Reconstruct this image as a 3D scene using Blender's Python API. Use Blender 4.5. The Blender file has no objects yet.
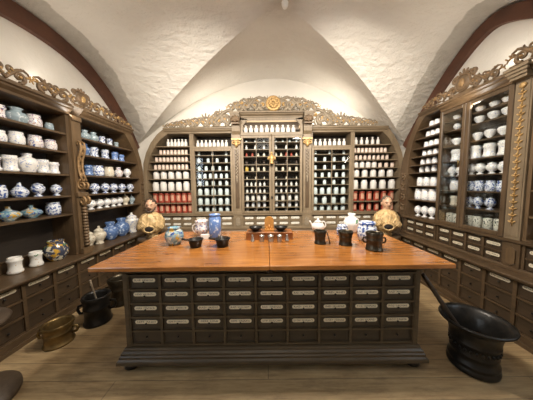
import bpy, math, random
from math import sin, cos, pi, radians
from mathutils import Vector, Matrix
random.seed(7)
S = bpy.context.scene
COL = S.collection

# ------------------------------------------------------------------ materials
def new_mat(name):
    m = bpy.data.materials.new(name); m.use_nodes = True
    nt = m.node_tree; nt.nodes.clear()
    out = nt.nodes.new('ShaderNodeOutputMaterial')
    b = nt.nodes.new('ShaderNodeBsdfPrincipled')
    nt.links.new(b.outputs[0], out.inputs[0])
    return m, nt, b, out
def ramp(nt, fac, stops, interp='LINEAR'):
    r = nt.nodes.new('ShaderNodeValToRGB'); r.color_ramp.interpolation = interp
    e = r.color_ramp.elements
    while len(e) < len(stops): e.new(.5)
    for q, (p, c) in zip(e, stops): q.position = p; q.color = (*c, 1)
    nt.links.new(fac, r.inputs[0]); return r.outputs[0]
def coords(nt, scale=(1, 1, 1), kind='Object', rnd=False):
    tc = nt.nodes.new('ShaderNodeTexCoord'); mp = nt.nodes.new('ShaderNodeMapping')
    mp.inputs['Scale'].default_value = scale
    nt.links.new(tc.outputs[kind], mp.inputs[0])
    if rnd:
        oi = nt.nodes.new('ShaderNodeObjectInfo'); mu = nt.nodes.new('ShaderNodeMath'); mu.operation = 'MULTIPLY'
        mu.inputs[1].default_value = 37.0
        nt.links.new(oi.outputs['Random'], mu.inputs[0]); nt.links.new(mu.outputs[0], mp.inputs['Location'])
    return mp.outputs[0]
def noise(nt, vec, scale, detail=4, rough=.6):
    n = nt.nodes.new('ShaderNodeTexNoise'); n.inputs['Scale'].default_value = scale
    n.inputs['Detail'].default_value = detail; n.inputs['Roughness'].default_value = rough
    nt.links.new(vec, n.inputs['Vector']); return n.outputs[0]
def bump(nt, b, h, strength=.3, dist=.01):
    n = nt.nodes.new('ShaderNodeBump'); n.inputs['Strength'].default_value = strength
    n.inputs['Distance'].default_value = dist
    nt.links.new(h, n.inputs['Height']); nt.links.new(n.outputs[0], b.inputs['Normal'])
def mixc(nt, fac, a, c):
    m = nt.nodes.new('ShaderNodeMix'); m.data_type = 'RGBA'
    for s, v in ((m.inputs[0], fac), (m.inputs[6], a), (m.inputs[7], c)):
        if hasattr(v, 'is_linked'): nt.links.new(v, s)
        elif isinstance(v, tuple): s.default_value = (*v, 1)
        else: s.default_value = v
    return m.outputs[2]
def simple(name, c, rough=.5, metal=0, var=.25, sc=8, bmp=.15, spec=.5, rnd=False):
    m, nt, b, _ = new_mat(name)
    v = coords(nt, rnd=rnd); n = noise(nt, v, sc)
    nt.links.new(ramp(nt, n, [(.3, tuple(x * (1 - var) for x in c)), (.7, tuple(min(1, x * (1 + var)) for x in c))]), b.inputs['Base Color'])
    b.inputs['Roughness'].default_value = rough; b.inputs['Metallic'].default_value = metal
    b.inputs['Specular IOR Level'].default_value = spec
    if bmp: bump(nt, b, n, bmp)
    return m
def wood(name, c1, c2, scale=(2, 14, 14), rough=.45, bmp=.12, coat=0):
    m, nt, b, _ = new_mat(name)
    v = coords(nt, scale); n = noise(nt, v, 3.0, 6, .65); n2 = noise(nt, coords(nt), 2.2, 2)
    col = ramp(nt, n, [(.32, c1), (.68, c2)])
    col = mixc(nt, .22, col, ramp(nt, n2, [(.35, tuple(x * .5 for x in c1)), (.65, tuple(min(1, x * 1.25) for x in c2))]))
    nt.links.new(col, b.inputs['Base Color']); b.inputs['Roughness'].default_value = rough
    b.inputs['Coat Weight'].default_value = coat; b.inputs['Coat Roughness'].default_value = .2
    bump(nt, b, n, bmp, .006); return m
def ceramic(name, base, motifs, scale=22, thr=.56, rough=.18):
    """white glaze with painted motifs; motifs = list of colours laid by noise cells"""
    m, nt, b, _ = new_mat(name)
    v = coords(nt, rnd=True)
    n = noise(nt, v, scale, 3, .55)
    fac = ramp(nt, n, [(thr, (0, 0, 0)), (thr + .05, (1, 1, 1))])
    vo = nt.nodes.new('ShaderNodeTexVoronoi'); vo.inputs['Scale'].default_value = scale * .55
    nt.links.new(v, vo.inputs['Vector'])
    sx = nt.nodes.new('ShaderNodeSeparateColor'); nt.links.new(vo.outputs['Color'], sx.inputs[0])
    k = len(motifs)
    mc = ramp(nt, sx.outputs[0], [(i / k, c) for i, c in enumerate(motifs)], 'CONSTANT') if k > 1 else motifs[0]
    nt.links.new(mixc(nt, fac, base, mc), b.inputs['Base Color'])
    b.inputs['Roughness'].default_value = rough; b.inputs['Coat Weight'].default_value = .3
    return m

M = {}
PAINT = (.20, .152, .102)
M['taupe'] = wood('taupe_lit_wood', (.150, .108, .064), (.240, .178, .110), (9, 9, 1.6), .5, .1)  # cabinet paint as in brown, with the back wall's brighter light in its colour
M['taupe_h'] = wood('taupe_lit_rail', (.150, .108, .064), (.240, .178, .110), (1.6, 9, 9), .5, .1)
M['brown'] = wood('brown_cabinet_wood', (.060, .037, .019), (.118, .074, .039), (1.6, 9, 9), .42, .12)  # taupe's paint again; the dimmer light on side walls is in the colour
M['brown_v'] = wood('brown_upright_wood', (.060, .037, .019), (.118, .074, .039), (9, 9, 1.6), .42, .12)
M['brown_lit'] = wood('brown_lit_wood', (.095, .058, .029), (.165, .104, .053), (9, 9, 1.6), .42, .12)  # paler copy of the brown wood, catching light put into its colour
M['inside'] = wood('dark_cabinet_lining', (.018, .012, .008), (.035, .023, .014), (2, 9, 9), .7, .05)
M['table_body'] = wood('dark_olive_painted_wood', (.046, .032, .018), (.088, .062, .035), (2, 10, 10), .42, .12)
M['drawer_dark'] = wood('dark_drawer_front', (.028, .021, .015), (.050, .038, .026), (2, 10, 10), .4, .1)
M['drawer_brown'] = wood('brown_drawer_front', (.036, .023, .014), (.066, .043, .025), (2, 10, 10), .4, .12)
M['tabletop'] = wood('orange_varnished_boards', (.20, .058, .010), (.56, .225, .050), (.9, 8, 8), .24, .10, .7)
M['rack_wood'] = wood('red_brown_varnished_wood', (.23, .075, .022), (.40, .15, .045), (3, 14, 14), .35, .06)
M['backboard'] = wood('honey_varnished_board', (.48, .21, .05), (.70, .36, .10), (8, 8, 3), .35, .05)
M['gilt'] = simple('worn_gilding', (.46, .29, .115), .45, .35, .4, 30, .3)
M['giltdark'] = simple('old_bronze_gilding', (.27, .165, .075), .5, .25, .4, 30, .3)
M['carve'] = simple('grey_green_carved_wood', (.25, .20, .14), .5, .1, .35, 25, .3)
M['carve_brown'] = simple('brown_carved_wood', (.15, .095, .05), .5, .05, .35, 25, .3)
M['arch'] = simple('oxblood_arch_paint', (.098, .038, .020), .6, 0, .3, 4, .1)
M['paper'] = simple('cream_label_paper', (.72, .64, .48), .6, 0, .1, 20, 0)
M['paper_w'] = simple('white_label_paper', (.82, .78, .68), .6, 0, .08, 20, 0)
M['ink'] = simple('black_ink', (.03, .022, .016), .6, 0, 0, 5, 0)
M['iron'] = simple('black_cast_iron', (.022, .020, .018), .34, .55, .4, 18, .25)
M['bronze'] = simple('dark_bronze', (.065, .052, .034), .34, .75, .4, 14, .2)
M['brass'] = simple('aged_brass', (.20, .135, .055), .40, .85, .35, 12, .2)
M['pewter'] = simple('pewter', (.45, .42, .38), .35, .8, .2, 20, .1)
M['wood_stick'] = wood('dark_stick_wood', (.045, .030, .020), (.085, .058, .036), (12, 12, 2), .5, .1)
M['pale_stick'] = simple('pale_worn_iron', (.33, .27, .20), .4, .5, .2, 20, .1)
M['skin'] = simple('painted_flesh', (.57, .34, .215), .45, 0, .12, 9, .03)
M['hair'] = simple('painted_dark_hair', (.055, .035, .022), .5, 0, .4, 60, .4)
M['hair_grey'] = simple('painted_grey_brown_hair', (.11, .085, .062), .5, 0, .4, 60, .4)
M['robe'] = simple('gilded_robe', (.58, .40, .19), .48, .12, .3, 16, .3)
M['void'] = simple('hollow_shade', (.012, .008, .005), .8, 0, .2, 8, 0)  # near-black colour standing for shade inside the sleeve opening
BLUE = (.05, .10, .32); YEL = (.62, .36, .05); GRN = (.10, .22, .09); WHT = (.84, .81, .76)
M['c_white'] = ceramic('white_glaze_faint_blue', (.84, .82, .78), [(.36, .42, .62)], 11, 0.565)
M['c_plain'] = ceramic('white_glaze_grey_label', (.74, .71, .665), [(.50, .46, .42)], 7, 0.66)
M['c_pink'] = ceramic('warm_white_glaze', (.70, .57, .48), [(.50, .28, .20)], 9, 0.62)
M['c_blue'] = ceramic('white_glaze_blue_painting', (.70, .74, .80), [BLUE], 7, 0.51)
M['c_deep'] = ceramic('deep_blue_marbled_glaze', (.09, .16, .34), [(.42, .52, .68)], 7, 0.56)
M['c_cobalt'] = ceramic('blue_mottled_glaze', (.14, .25, .55), [(.62, .70, .84)], 6, 0.56)
M['c_poly'] = ceramic('polychrome_maiolica', (.30, .42, .46), [YEL, BLUE, (.10, .25, .34), (.66, .62, .52)], 6.5, 0.47)
M['c_polydark'] = ceramic('dark_polychrome_maiolica', (.06, .07, .11), [YEL, YEL, (.72, .66, .5), GRN], 5.5, 0.5)
M['c_flower'] = ceramic('white_glaze_yellow_flowers', (.82, .80, .76), [YEL, (.5, .28, .10), GRN], 4.5, 0.6)
M['c_violet'] = ceramic('white_glaze_violet_flowers', (.78, .74, .72), [(.34, .20, .34), BLUE, (.5, .22, .12)], 9, 0.54)
M['c_teal'] = ceramic('grey_teal_glaze', (.30, .38, .42), [(.62, .68, .70)], 7, 0.58)
M['c_greyblue'] = ceramic('pale_grey_blue_glass', (.66, .73, .72), [(.45, .54, .57)], 9, 0.62)
M['c_cream'] = ceramic('cream_glaze', (.66, .60, .48), [(.40, .32, .22)], 8, 0.58)
M['c_lace'] = ceramic('white_glaze_dark_flower', (.74, .72, .62), [(.04, .05, .06), (.10, .14, .10)], 6, 0.56)
M['red'] = simple('red_lacquer', (.33, .060, .036), .35, 0, .25, 18, .05, rnd=True)
M['redlabel'] = simple('pale_pink_label', (.56, .30, .20), .55, 0, .2, 60, 0, rnd=True)
M['capsule'] = simple('ochre_glass', (.55, .36, .08), .25, 0, .2, 18, 0)
M['darkglass'] = simple('dark_brown_glass', (.07, .05, .04), .15, 0, .3, 18, 0)
M['white_knob'] = simple('white_porcelain', (.85, .83, .78), .4, 0, .03, 8, 0)
M['card'] = simple('white_card', (.84, .82, .78), .6, 0, .03, 8, 0)

def robe_mat():
    m = M['robe']; nt = m.node_tree; b = [n for n in nt.nodes if n.type == 'BSDF_PRINCIPLED'][0]
    w = nt.nodes.new('ShaderNodeTexWave'); w.inputs['Scale'].default_value = 4; w.inputs['Distortion'].default_value = 7
    w.inputs['Detail'].default_value = 2; w.inputs['Detail Scale'].default_value = 1.6
    nt.links.new(coords(nt, (1, 1, .6)), w.inputs['Vector']); bump(nt, b, w.outputs['Fac'], .4, .018)
robe_mat()
def glass_mat():
    m = bpy.data.materials.new('cabinet_glass'); m.use_nodes = True; nt = m.node_tree; nt.nodes.clear()
    o = nt.nodes.new('ShaderNodeOutputMaterial'); mx = nt.nodes.new('ShaderNodeMixShader')
    t = nt.nodes.new('ShaderNodeBsdfTransparent'); t.inputs[0].default_value = (.975, .985, .985, 1)
    g = nt.nodes.new('ShaderNodeBsdfGlossy'); g.inputs['Roughness'].default_value = .04
    fr = nt.nodes.new('ShaderNodeFresnel'); fr.inputs[0].default_value = 1.28
    nt.links.new(fr.outputs[0], mx.inputs[0]); nt.links.new(t.outputs[0], mx.inputs[1]); nt.links.new(g.outputs[0], mx.inputs[2])
    nt.links.new(mx.outputs[0], o.inputs[0]); return m
M['glass'] = glass_mat()

def plaster(name, patch=False):
    m, nt, b, _ = new_mat(name)
    v = coords(nt); n = noise(nt, v, 1.3, 3); n2 = noise(nt, coords(nt, (1, 1.6, 1.6)), 5.5, 8, .62)
    col = ramp(nt, n, [(.3, (.75, .71, .645)), (.7, (.82, .78, .715))])
    if patch:
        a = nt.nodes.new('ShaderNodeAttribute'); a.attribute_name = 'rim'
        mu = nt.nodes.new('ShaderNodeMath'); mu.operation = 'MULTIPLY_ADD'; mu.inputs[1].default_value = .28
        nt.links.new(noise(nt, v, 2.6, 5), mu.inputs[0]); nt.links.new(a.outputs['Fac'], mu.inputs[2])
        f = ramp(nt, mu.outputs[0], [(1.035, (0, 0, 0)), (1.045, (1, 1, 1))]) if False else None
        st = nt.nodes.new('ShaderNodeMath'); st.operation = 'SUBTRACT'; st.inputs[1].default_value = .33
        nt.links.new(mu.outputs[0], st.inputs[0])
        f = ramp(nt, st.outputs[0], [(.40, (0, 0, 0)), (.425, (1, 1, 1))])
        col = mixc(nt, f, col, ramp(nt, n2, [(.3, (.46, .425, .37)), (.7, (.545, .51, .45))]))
        a2 = nt.nodes.new('ShaderNodeAttribute'); a2.attribute_name = 'stain'
        mm = nt.nodes.new('ShaderNodeMath'); mm.operation = 'MULTIPLY'; nt.links.new(a2.outputs['Fac'], mm.inputs[0]); nt.links.new(n2, mm.inputs[1])
        col = mixc(nt, mm.outputs[0], col, (.30, .22, .15))
    nt.links.new(col, b.inputs['Base Color']); b.inputs['Roughness'].default_value = .9
    bump(nt, b, n2, .6 if patch else .25, .12 if patch else .06); return m
M['vault'] = plaster('lime_plaster_vault', True); M['plaster'] = plaster('lime_plaster_wall')

def floor_mat():
    m, nt, b, _ = new_mat('worn_floorboards')
    v = coords(nt)
    br = nt.nodes.new('ShaderNodeTexBrick'); br.offset = .37
    br.inputs['Color1'].default_value = (.27, .178, .085, 1); br.inputs['Color2'].default_value = (.43, .305, .160, 1)
    br.inputs['Mortar'].default_value = (.05, .032, .018, 1)
    br.inputs['Scale'].default_value = 1; br.inputs['Brick Width'].default_value = 3.4; br.inputs['Row Height'].default_value = .17
    br.inputs['Mortar Size'].default_value = .005; br.inputs['Mortar Smooth'].default_value = .3
    nt.links.new(v, br.inputs['Vector'])
    n = noise(nt, coords(nt, (1.5, 16, 1)), 2.5, 6); n2 = noise(nt, coords(nt, (1, 3, 1)), 2.6, 7, .7)
    col = mixc(nt, .5, br.outputs[0], ramp(nt, n, [(.3, (.15, .092, .042)), (.7, (.54, .40, .22))]))
    col = mixc(nt, ramp(nt, n2, [(.48, (0, 0, 0)), (.68, (.65, .65, .65))]), col, (.15, .098, .052))
    nt.links.new(col, b.inputs['Base Color']); b.inputs['Roughness'].default_value = .55
    bump(nt, b, br.outputs[1], -.4, .01); return m
M['floor'] = floor_mat()
def emis(name, c, s):
    m = bpy.data.materials.new(name); m.use_nodes = True; nt = m.node_tree; nt.nodes.clear()
    o = nt.nodes.new('ShaderNodeOutputMaterial'); e = nt.nodes.new('ShaderNodeEmission')
    e.inputs[0].default_value = (*c, 1); e.inputs[1].default_value = s; nt.links.new(e.outputs[0], o.inputs[0]); return m
M['daylight'] = emis('daylit_window', (.75, .88, 1.0), 9.0)

# ------------------------------------------------------------------ mesh builder
class MB:
    def __init__(s): s.v = []; s.f = []; s.m = []; s.s = []
    def add(s, vs, fs, mi=0, smooth=False):
        o = len(s.v); s.v += [tuple(p) for p in vs]
        for f in fs: s.f.append(tuple(i + o for i in f)); s.m.append(mi); s.s.append(smooth)
        return s
    def box(s, x0, x1, y0, y1, z0, z1, mi=0, c=0.0):
        if x0 > x1: x0, x1 = x1, x0
        if c <= 0:
            v = [(x, y, z) for z in (z0, z1) for y in (y0, y1) for x in (x0, x1)]
            return s.add(v, [(0, 2, 3, 1), (4, 5, 7, 6), (0, 1, 5, 4), (2, 6, 7, 3), (0, 4, 6, 2), (1, 3, 7, 5)], mi)
        # box with chamfered vertical outline in the x/z face (front bevel)
        v = [(x0, y1, z0), (x1, y1, z0), (x1, y1, z1), (x0, y1, z1), (x0, y0 + c, z0), (x1, y0 + c, z0), (x1, y0 + c, z1), (x0, y0 + c, z1),
             (x0 + c, y0, z0 + c), (x1 - c, y0, z0 + c), (x1 - c, y0, z1 - c), (x0 + c, y0, z1 - c)]
        return s.add(v, [(0, 3, 2, 1), (8, 9, 10, 11), (4, 5, 9, 8), (5, 6, 10, 9), (6, 7, 11, 10), (7, 4, 8, 11),
                         (0, 1, 5, 4), (1, 2, 6, 5), (2, 3, 7, 6), (3, 0, 4, 7)], mi)
    def lathe(s, prof, n=24, c=(0, 0, 0), mi=0, sc=1.0, fm=None, squash=1.0, smooth=True):
        vs = []; fs = []; rings = []
        for r, z in prof:
            if r < 1e-6: rings.append([len(vs)]); vs.append((c[0], c[1], c[2] + z * sc))
            else:
                rings.append(list(range(len(vs), len(vs) + n)))
                for i in range(n):
                    a = 2 * pi * i / n - pi / 2
                    vs.append((c[0] + r * sc * cos(a), c[1] + r * sc * squash * sin(a), c[2] + z * sc))
        o = len(s.v); s.v += vs
        for k in range(len(rings) - 1):
            A, B = rings[k], rings[k + 1]; zm = (prof[k][1] + prof[k + 1][1]) / 2
            for i in range(n):
                j = (i + 1) % n
                if len(A) == 1 and len(B) == 1: continue
                if len(A) == 1: f = (A[0], B[j], B[i])
                elif len(B) == 1: f = (A[i], A[j], B[0])
                else: f = (A[i], A[j], B[j], B[i])
                a = 2 * pi * (i + .5) / n; a = min(a, 2 * pi - a)
                s.f.append(tuple(q + o for q in f)); s.m.append(fm(a, zm) if fm else mi); s.s.append(smooth)
        return s
    def tube(s, path, rad, n=8, mi=0, cap=True, flat=1.0, ax=None):
        P = [Vector(p) for p in path]; k = len(P)
        if not hasattr(rad, '__len__'): rad = [rad] * k
        vs = []; up = Vector(ax) if ax else None; prev = None
        for i in range(k):
            t = (P[min(i + 1, k - 1)] - P[max(i - 1, 0)])
            if t.length < 1e-9: t = Vector((0, 0, 1))
            t.normalize()
            if up is not None: a = up - t * up.dot(t)
            elif prev is None: a = Vector((0, 0, 1)).cross(t) if abs(t.z) < .9 else Vector((1, 0, 0)).cross(t)
            else: a = prev - t * prev.dot(t)
            if a.length < 1e-6: a = t.orthogonal()
            a.normalize(); prev = a; b = t.cross(a)
            for j in range(n):
                q = 2 * pi * j / n; vs.append(P[i] + (a * cos(q) * flat + b * sin(q)) * rad[i])
        fs = [(i * n + j, i * n + (j + 1) % n, (i + 1) * n + (j + 1) % n, (i + 1) * n + j) for i in range(k - 1) for j in range(n)]
        if cap: fs += [tuple(range(n))[::-1], tuple(range((k - 1) * n, k * n))]
        return s.add(vs, fs, mi, True)
    def ell(s, c, r, mi=0, n=10, m=6, rot=None):
        vs = []; fs = []
        for i in range(m + 1):
            t = pi * i / m
            for j in range(n):
                p = 2 * pi * j / n
                q = Vector((r[0] * sin(t) * cos(p), r[1] * sin(t) * sin(p), r[2] * cos(t)))
                if rot is not None: q = rot @ q
                vs.append(q + Vector(c))
        for i in range(m):
            for j in range(n):
                fs.append((i * n + j, (i + 1) * n + j, (i + 1) * n + (j + 1) % n, i * n + (j + 1) % n))
        return s.add(vs, fs, mi, True)
    def prism(s, poly, y0, y1, mi=0):
        """polygon in x/z, extruded in y"""
        n = len(poly); vs = [(x, y0, z) for x, z in poly] + [(x, y1, z) for x, z in poly]
        fs = [tuple(range(n)), tuple(range(n, 2 * n))[::-1]] + [(i, i + n, (i + 1) % n + n, (i + 1) % n) for i in range(n)]
        return s.add(vs, fs, mi)
    def strip(s, inner, outer, y0, y1, mi=0):
        """curved board between two polylines in x/z"""
        for i in range(len(inner) - 1):
            s.prism([inner[i], inner[i + 1], outer[i + 1], outer[i]], y0, y1, mi)
        return s
    def mould(s, prof, x0, x1, mi=0):
        """profile in (y,z) swept along x"""
        n = len(prof); vs = [(x0, y, z) for y, z in prof] + [(x1, y, z) for y, z in prof]
        fs = [tuple(range(n))[::-1], tuple(range(n, 2 * n))] + [(i, (i + 1) % n, (i + 1) % n + n, i + n) for i in range(n)]
        return s.add(vs, fs, mi)
    def mesh(s, name, mats):
        me = bpy.data.meshes.new(name); me.from_pydata(s.v, [], s.f)
        for m in (mats if isinstance(mats, (list, tuple)) else [mats]): me.materials.append(M[m] if isinstance(m, str) else m)
        for p, mi, sm in zip(me.polygons, s.m, s.s): p.material_index = mi; p.use_smooth = sm
        me.update()
        import bmesh
        bm = bmesh.new(); bm.from_mesh(me); bmesh.ops.recalc_face_normals(bm, faces=bm.faces); bm.to_mesh(me); bm.free()
        return me
    def build(s, name, mats, parent=None, loc=(0, 0, 0), rot=0):
        o = bpy.data.objects.new(name, s.mesh(name, mats)); COL.objects.link(o)
        o.location = loc; o.rotation_euler = (0, 0, rot)
        if parent: o.parent = parent
        return o
def tag(o, label, cat, group=None):
    o['label'] = label; o['category'] = cat
    if group: o['group'] = group
    return o
def thing(name, label, cat, loc=(0, 0, 0), rot=0, group=None):
    o = bpy.data.objects.new(name, None); COL.objects.link(o); o.empty_display_size = .1
    o.location = loc; o.rotation_euler = (0, 0, rot); return tag(o, label, cat, group)
def inst(name, me, parent=None, loc=(0, 0, 0), rot=0):
    o = bpy.data.objects.new(name, me); COL.objects.link(o); o.location = loc; o.rotation_euler = (0, 0, rot)
    if parent: o.parent = parent
    return o
def structure(o): o['kind'] = 'structure'; return o

# ------------------------------------------------------------------ drawer label plates with Latin drug names
WORDS = ['FLOR: ARNICAE', 'FLOR: LAVANDUL', 'FLOR: MALVAE', 'FLOR: SAMBUCI', 'FLOR: VERBASC', 'FLOR: ROSARUM', 'FLOR: TILIAE', 'FLOR: NAPHAE', 'FLOR: CALENDUL',
         'HERB: ABSINTH', 'HERB: MELISSAE', 'HERB: THYMI', 'RAD: CALAMI', 'RAD: GENTIANAE', 'RAD: ALTHAEAE', 'RAD: RHEI', 'RAD: VALERIAN', 'RAD: ANGELIC',
         'HERB: CENTAUR', 'HERB: MARRUB', 'RAD: IRIDIS', 'RAD: LIQUIRIT', 'RAD: SENEGAE', 'RAD: SALEP', 'RAD: JALAPAE', 'FOL: SENNAE', 'FOL: SALVIAE',
         'SEM: ANISI', 'SEM: FOENICUL', 'SEM: LINI', 'SEM: SINAPIS', 'STIP: DULCAM', 'LIGN: GUAJACI', 'CORT: CHINAE', 'LICH: ISLAND', 'BACC: JUNIPER']
def text_geo(word):
    cu = bpy.data.curves.new('lettering', 'FONT'); cu.body = word; cu.size = 1; cu.align_x = 'CENTER'; cu.align_y = 'CENTER'
    cu.resolution_u = 1; o = bpy.data.objects.new('lettering', cu); COL.objects.link(o)
    dg = bpy.context.evaluated_depsgraph_get(); me = o.evaluated_get(dg).to_mesh()
    v = [tuple(p.co) for p in me.vertices]; f = [tuple(p.vertices) for p in me.polygons]
    o.evaluated_get(dg).to_mesh_clear(); bpy.data.objects.remove(o); bpy.data.curves.remove(cu)
    w = max(p[0] for p in v) - min(p[0] for p in v); cx = (max(p[0] for p in v) + min(p[0] for p in v)) / 2
    return [(p[0] - cx, p[1]) for p in v], f, w
TXT = [text_geo(w) for w in WORDS]
def plate_mesh(i, w, h, mat):
    """rounded paper label, front towards -y, centre at the origin, lettering printed on it"""
    mb = MB(); r = h * .45; pts = []
    for cx, cz, a0 in ((w / 2 - r, h / 2 - r, 0), (-w / 2 + r, h / 2 - r, 90), (-w / 2 + r, -h / 2 + r, 180), (w / 2 - r, -h / 2 + r, 270)):
        for k in range(4): a = radians(a0 + 30 * k); pts.append((cx + r * cos(a), cz + r * sin(a)))
    mb.prism(pts, -.0025, 0)
    v, f, tw = TXT[i % len(TXT)]; sx = min(w * .84 / tw, h * 1.15); sz = h * .72
    mb.add([(x * sx, -.0032, z * sz) for x, z in v], f, 1)
    return mb.mesh('label_plate', [mat, 'ink'])
def knob_mesh(r, mat='iron'):
    return MB().ell((0, -r * 1.1, 0), (r, r, r), 0, 10, 6).tube([(0, 0, 0), (0, -r, 0)], r * .5, 8).mesh('knob', mat)
def drawer_mesh(w, h, mat, d=.05):
    mb = MB().box(-w / 2, w / 2, 0, d, -h / 2, h / 2, 0, .006)
    return mb.mesh('drawer', mat)
def framed_drawer_mesh(w, h, mat):
    mb = MB().box(-w / 2, w / 2, 0, .05, -h / 2, h / 2, 0, .005)
    t = .012
    for a in ((-w / 2 + .004, w / 2 - .004, -h / 2 + .004, -h / 2 + t), (-w / 2 + .004, w / 2 - .004, h / 2 - t, h / 2 - .004), (-w / 2 + .004, -w / 2 + t, -h / 2 + t, h / 2 - t), (w / 2 - t, w / 2 - .004, -h / 2 + t, h / 2 - t)):
        mb.box(a[0], a[1], -.004, .001, a[2], a[3])
    return mb.mesh('drawer', mat)

# ------------------------------------------------------------------ carving
def spiral(c, r, turns, a0, cw=1, n=26, rin=.12):
    out = []
    for i in range(n):
        t = i / (n - 1); q = r * (1 - t) + r * rin * t
        a = a0 + cw * turns * 2 * pi * t
        out.append((c[0] + q * cos(a), 0, c[1] + q * sin(a)))
    return out
def leaf(mb, x, z, ang, L, w, mi, y=-.008, th=.012):
    R = Matrix.Rotation(-ang, 3, 'Y')
    mb.ell((x + cos(ang) * L / 2, y, z + sin(ang) * L / 2), (L / 2, th, w / 2), mi, 8, 5, R)
def acanthus(mb, x, z, ang, L, curl=1, mi=1):
    """a curling leaf: bent tapering ribbon with lobes"""
    p = []; a = ang; q = Vector((x, 0, z)); n = 7
    for i in range(n):
        p.append(tuple(q)); a += curl * .32; q = q + Vector((cos(a), 0, sin(a))) * (L / n)
    mb.tube(p, [L * .10 * (1 - .75 * abs(i / (n - 1) - .3)) for i in range(n)], 6, mi, True)
    for i in (2, 4): leaf(mb, p[i][0], p[i][2], ang - curl * (.6 - .1 * i), L * .34, L * .14, mi)
def crest_geo(spots, y=0.0, rich=True):
    """spots: (x, zbase, height, dir). Pierced scrollwork, thickness about 3 cm. material 0 body, 1 gilt"""
    mb = MB()
    for i, (x, zb, h, d) in enumerate(spots):
        r = h * .30; c = (x, zb + r + h * .115)
        sp = spiral(c, r, 1.35, -pi / 2, d, 22); k = len(sp)
        mb.tube(sp, [h * .105 * (1 - .5 * j / k) for j in range(k)], 6, 0)
        r2 = h * .19; c2 = (x - d * h * .36, zb + h * .70)
        sp = spiral(c2, r2, 1.2, -pi / 2 + d * .6, -d, 16); k = len(sp)
        mb.tube(sp, [h * .075 * (1 - .5 * j / k) for j in range(k)], 6, 0)
        mb.tube([(x - d * h * .62, 0, zb + h * .10), (x - d * h * .5, 0, zb + h * .3), (x - d * h * .3, 0, zb + h * .52), (x - d * h * .05, 0, zb + h * .76), (x + d * h * .22, 0, zb + h * .88), (x + d * h * .44, 0, zb + h * .78), (x + d * h * .5, 0, zb + h * .6)],
                [h * .06, h * .09, h * .10, h * .095, h * .075, h * .05, h * .025], 6, 0)
        acanthus(mb, x + d * h * .28, zb + h * .55, pi / 2 - d * .9, h * .6, -d, 1)
        if rich: acanthus(mb, x - d * h * .1, zb + h * .70, pi / 2 + d * .1, h * .38, d, 0)
        if rich: acanthus(mb, x + d * h * .32, zb + h * .12, pi / 2 - d * 1.1, h * .45, d, 0)
        acanthus(mb, x - d * h * .42, zb + h * .25, pi / 2 + d * .7, h * .4, -d, 1)
        mb.ell((c[0], -.012, c[1]), (h * .085, .018, h * .085), 1, 8, 5)
        for a in (.3, 1.4, 2.5):
            leaf(mb, c[0] + r * cos(a), c[1] + r * sin(a), a, h * .22, h * .10, 0 if a == 1.4 else 1)
        mb.tube([(x - h * .5, 0, zb + h * .06), (x + h * .5, 0, zb + h * .06)], h * .055, 6, 0)
    for i, p in enumerate(mb.v): mb.v[i] = (p[0], p[1] + y, p[2])
    return mb
def shell(mb, x, zb, h, y=0.0):
    """cartouche finial: round boss with a small crown, held by volutes"""
    zb += h * .06
    for k in range(5):
        a = radians(38 + 26 * k); L = h * (.26 - .03 * abs(k - 2))
        leaf(mb, x + cos(a) * h * .2, zb + h * .62 + sin(a) * h * .1, a, L, h * .10, 0, y - .008, .016)
    mb.ell((x, y - .012, zb + h * .40), (h * .30, .022, h * .30), 0, 14, 8)
    mb.ell((x, y - .03, zb + h * .40), (h * .13, .018, h * .16), 1, 12, 7)
    ring = [(x + h * .31 * cos(q * pi / 10), y - .012, zb + h * .40 + h * .33 * sin(q * pi / 10)) for q in range(21)]
    mb.tube(ring, h * .045, 6, 0)
    for d in (-1, 1):
        for rr, zz, xx in ((.21, .22, .42), (.13, .66, .36)):
            sp = spiral((x + d * h * xx, zb + h * zz), h * rr, 1.3, -pi / 2, d, 18)
            mb.tube([(p[0], y, p[2]) for p in sp], [h * .07 * (1 - .5 * j / 18) for j in range(18)], 6, 0)
    mb.box(x - h * .4, x + h * .4, y - .015, y + .02, zb - h * .05, zb + h * .06, 0)
def relief(mb, x, z0, z1, w, y, mi=0, step=None):
    """a carved drop of scrolls and leaves on a flat strip"""
    step = step or w * 1.1; n = max(1, int((z1 - z0) / step)); step = (z1 - z0) / n
    for i in range(n):
        zc = z0 + step * (i + .5); d = 1 if i % 2 else -1
        sp = spiral((x, zc), min(w, step) * .42, 1.3, -pi / 2, d, 16)
        mb.tube([(p[0], y, p[2]) for p in sp], [w * .09 * (1 - .5 * j / 16) for j in range(16)], 5, mi)
        for a in (.6, 2.2, 3.8, 5.4): leaf(mb, x + cos(a) * w * .2, zc + sin(a) * step * .2, a, w * .32, w * .15, mi, y - .004, .008)

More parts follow.
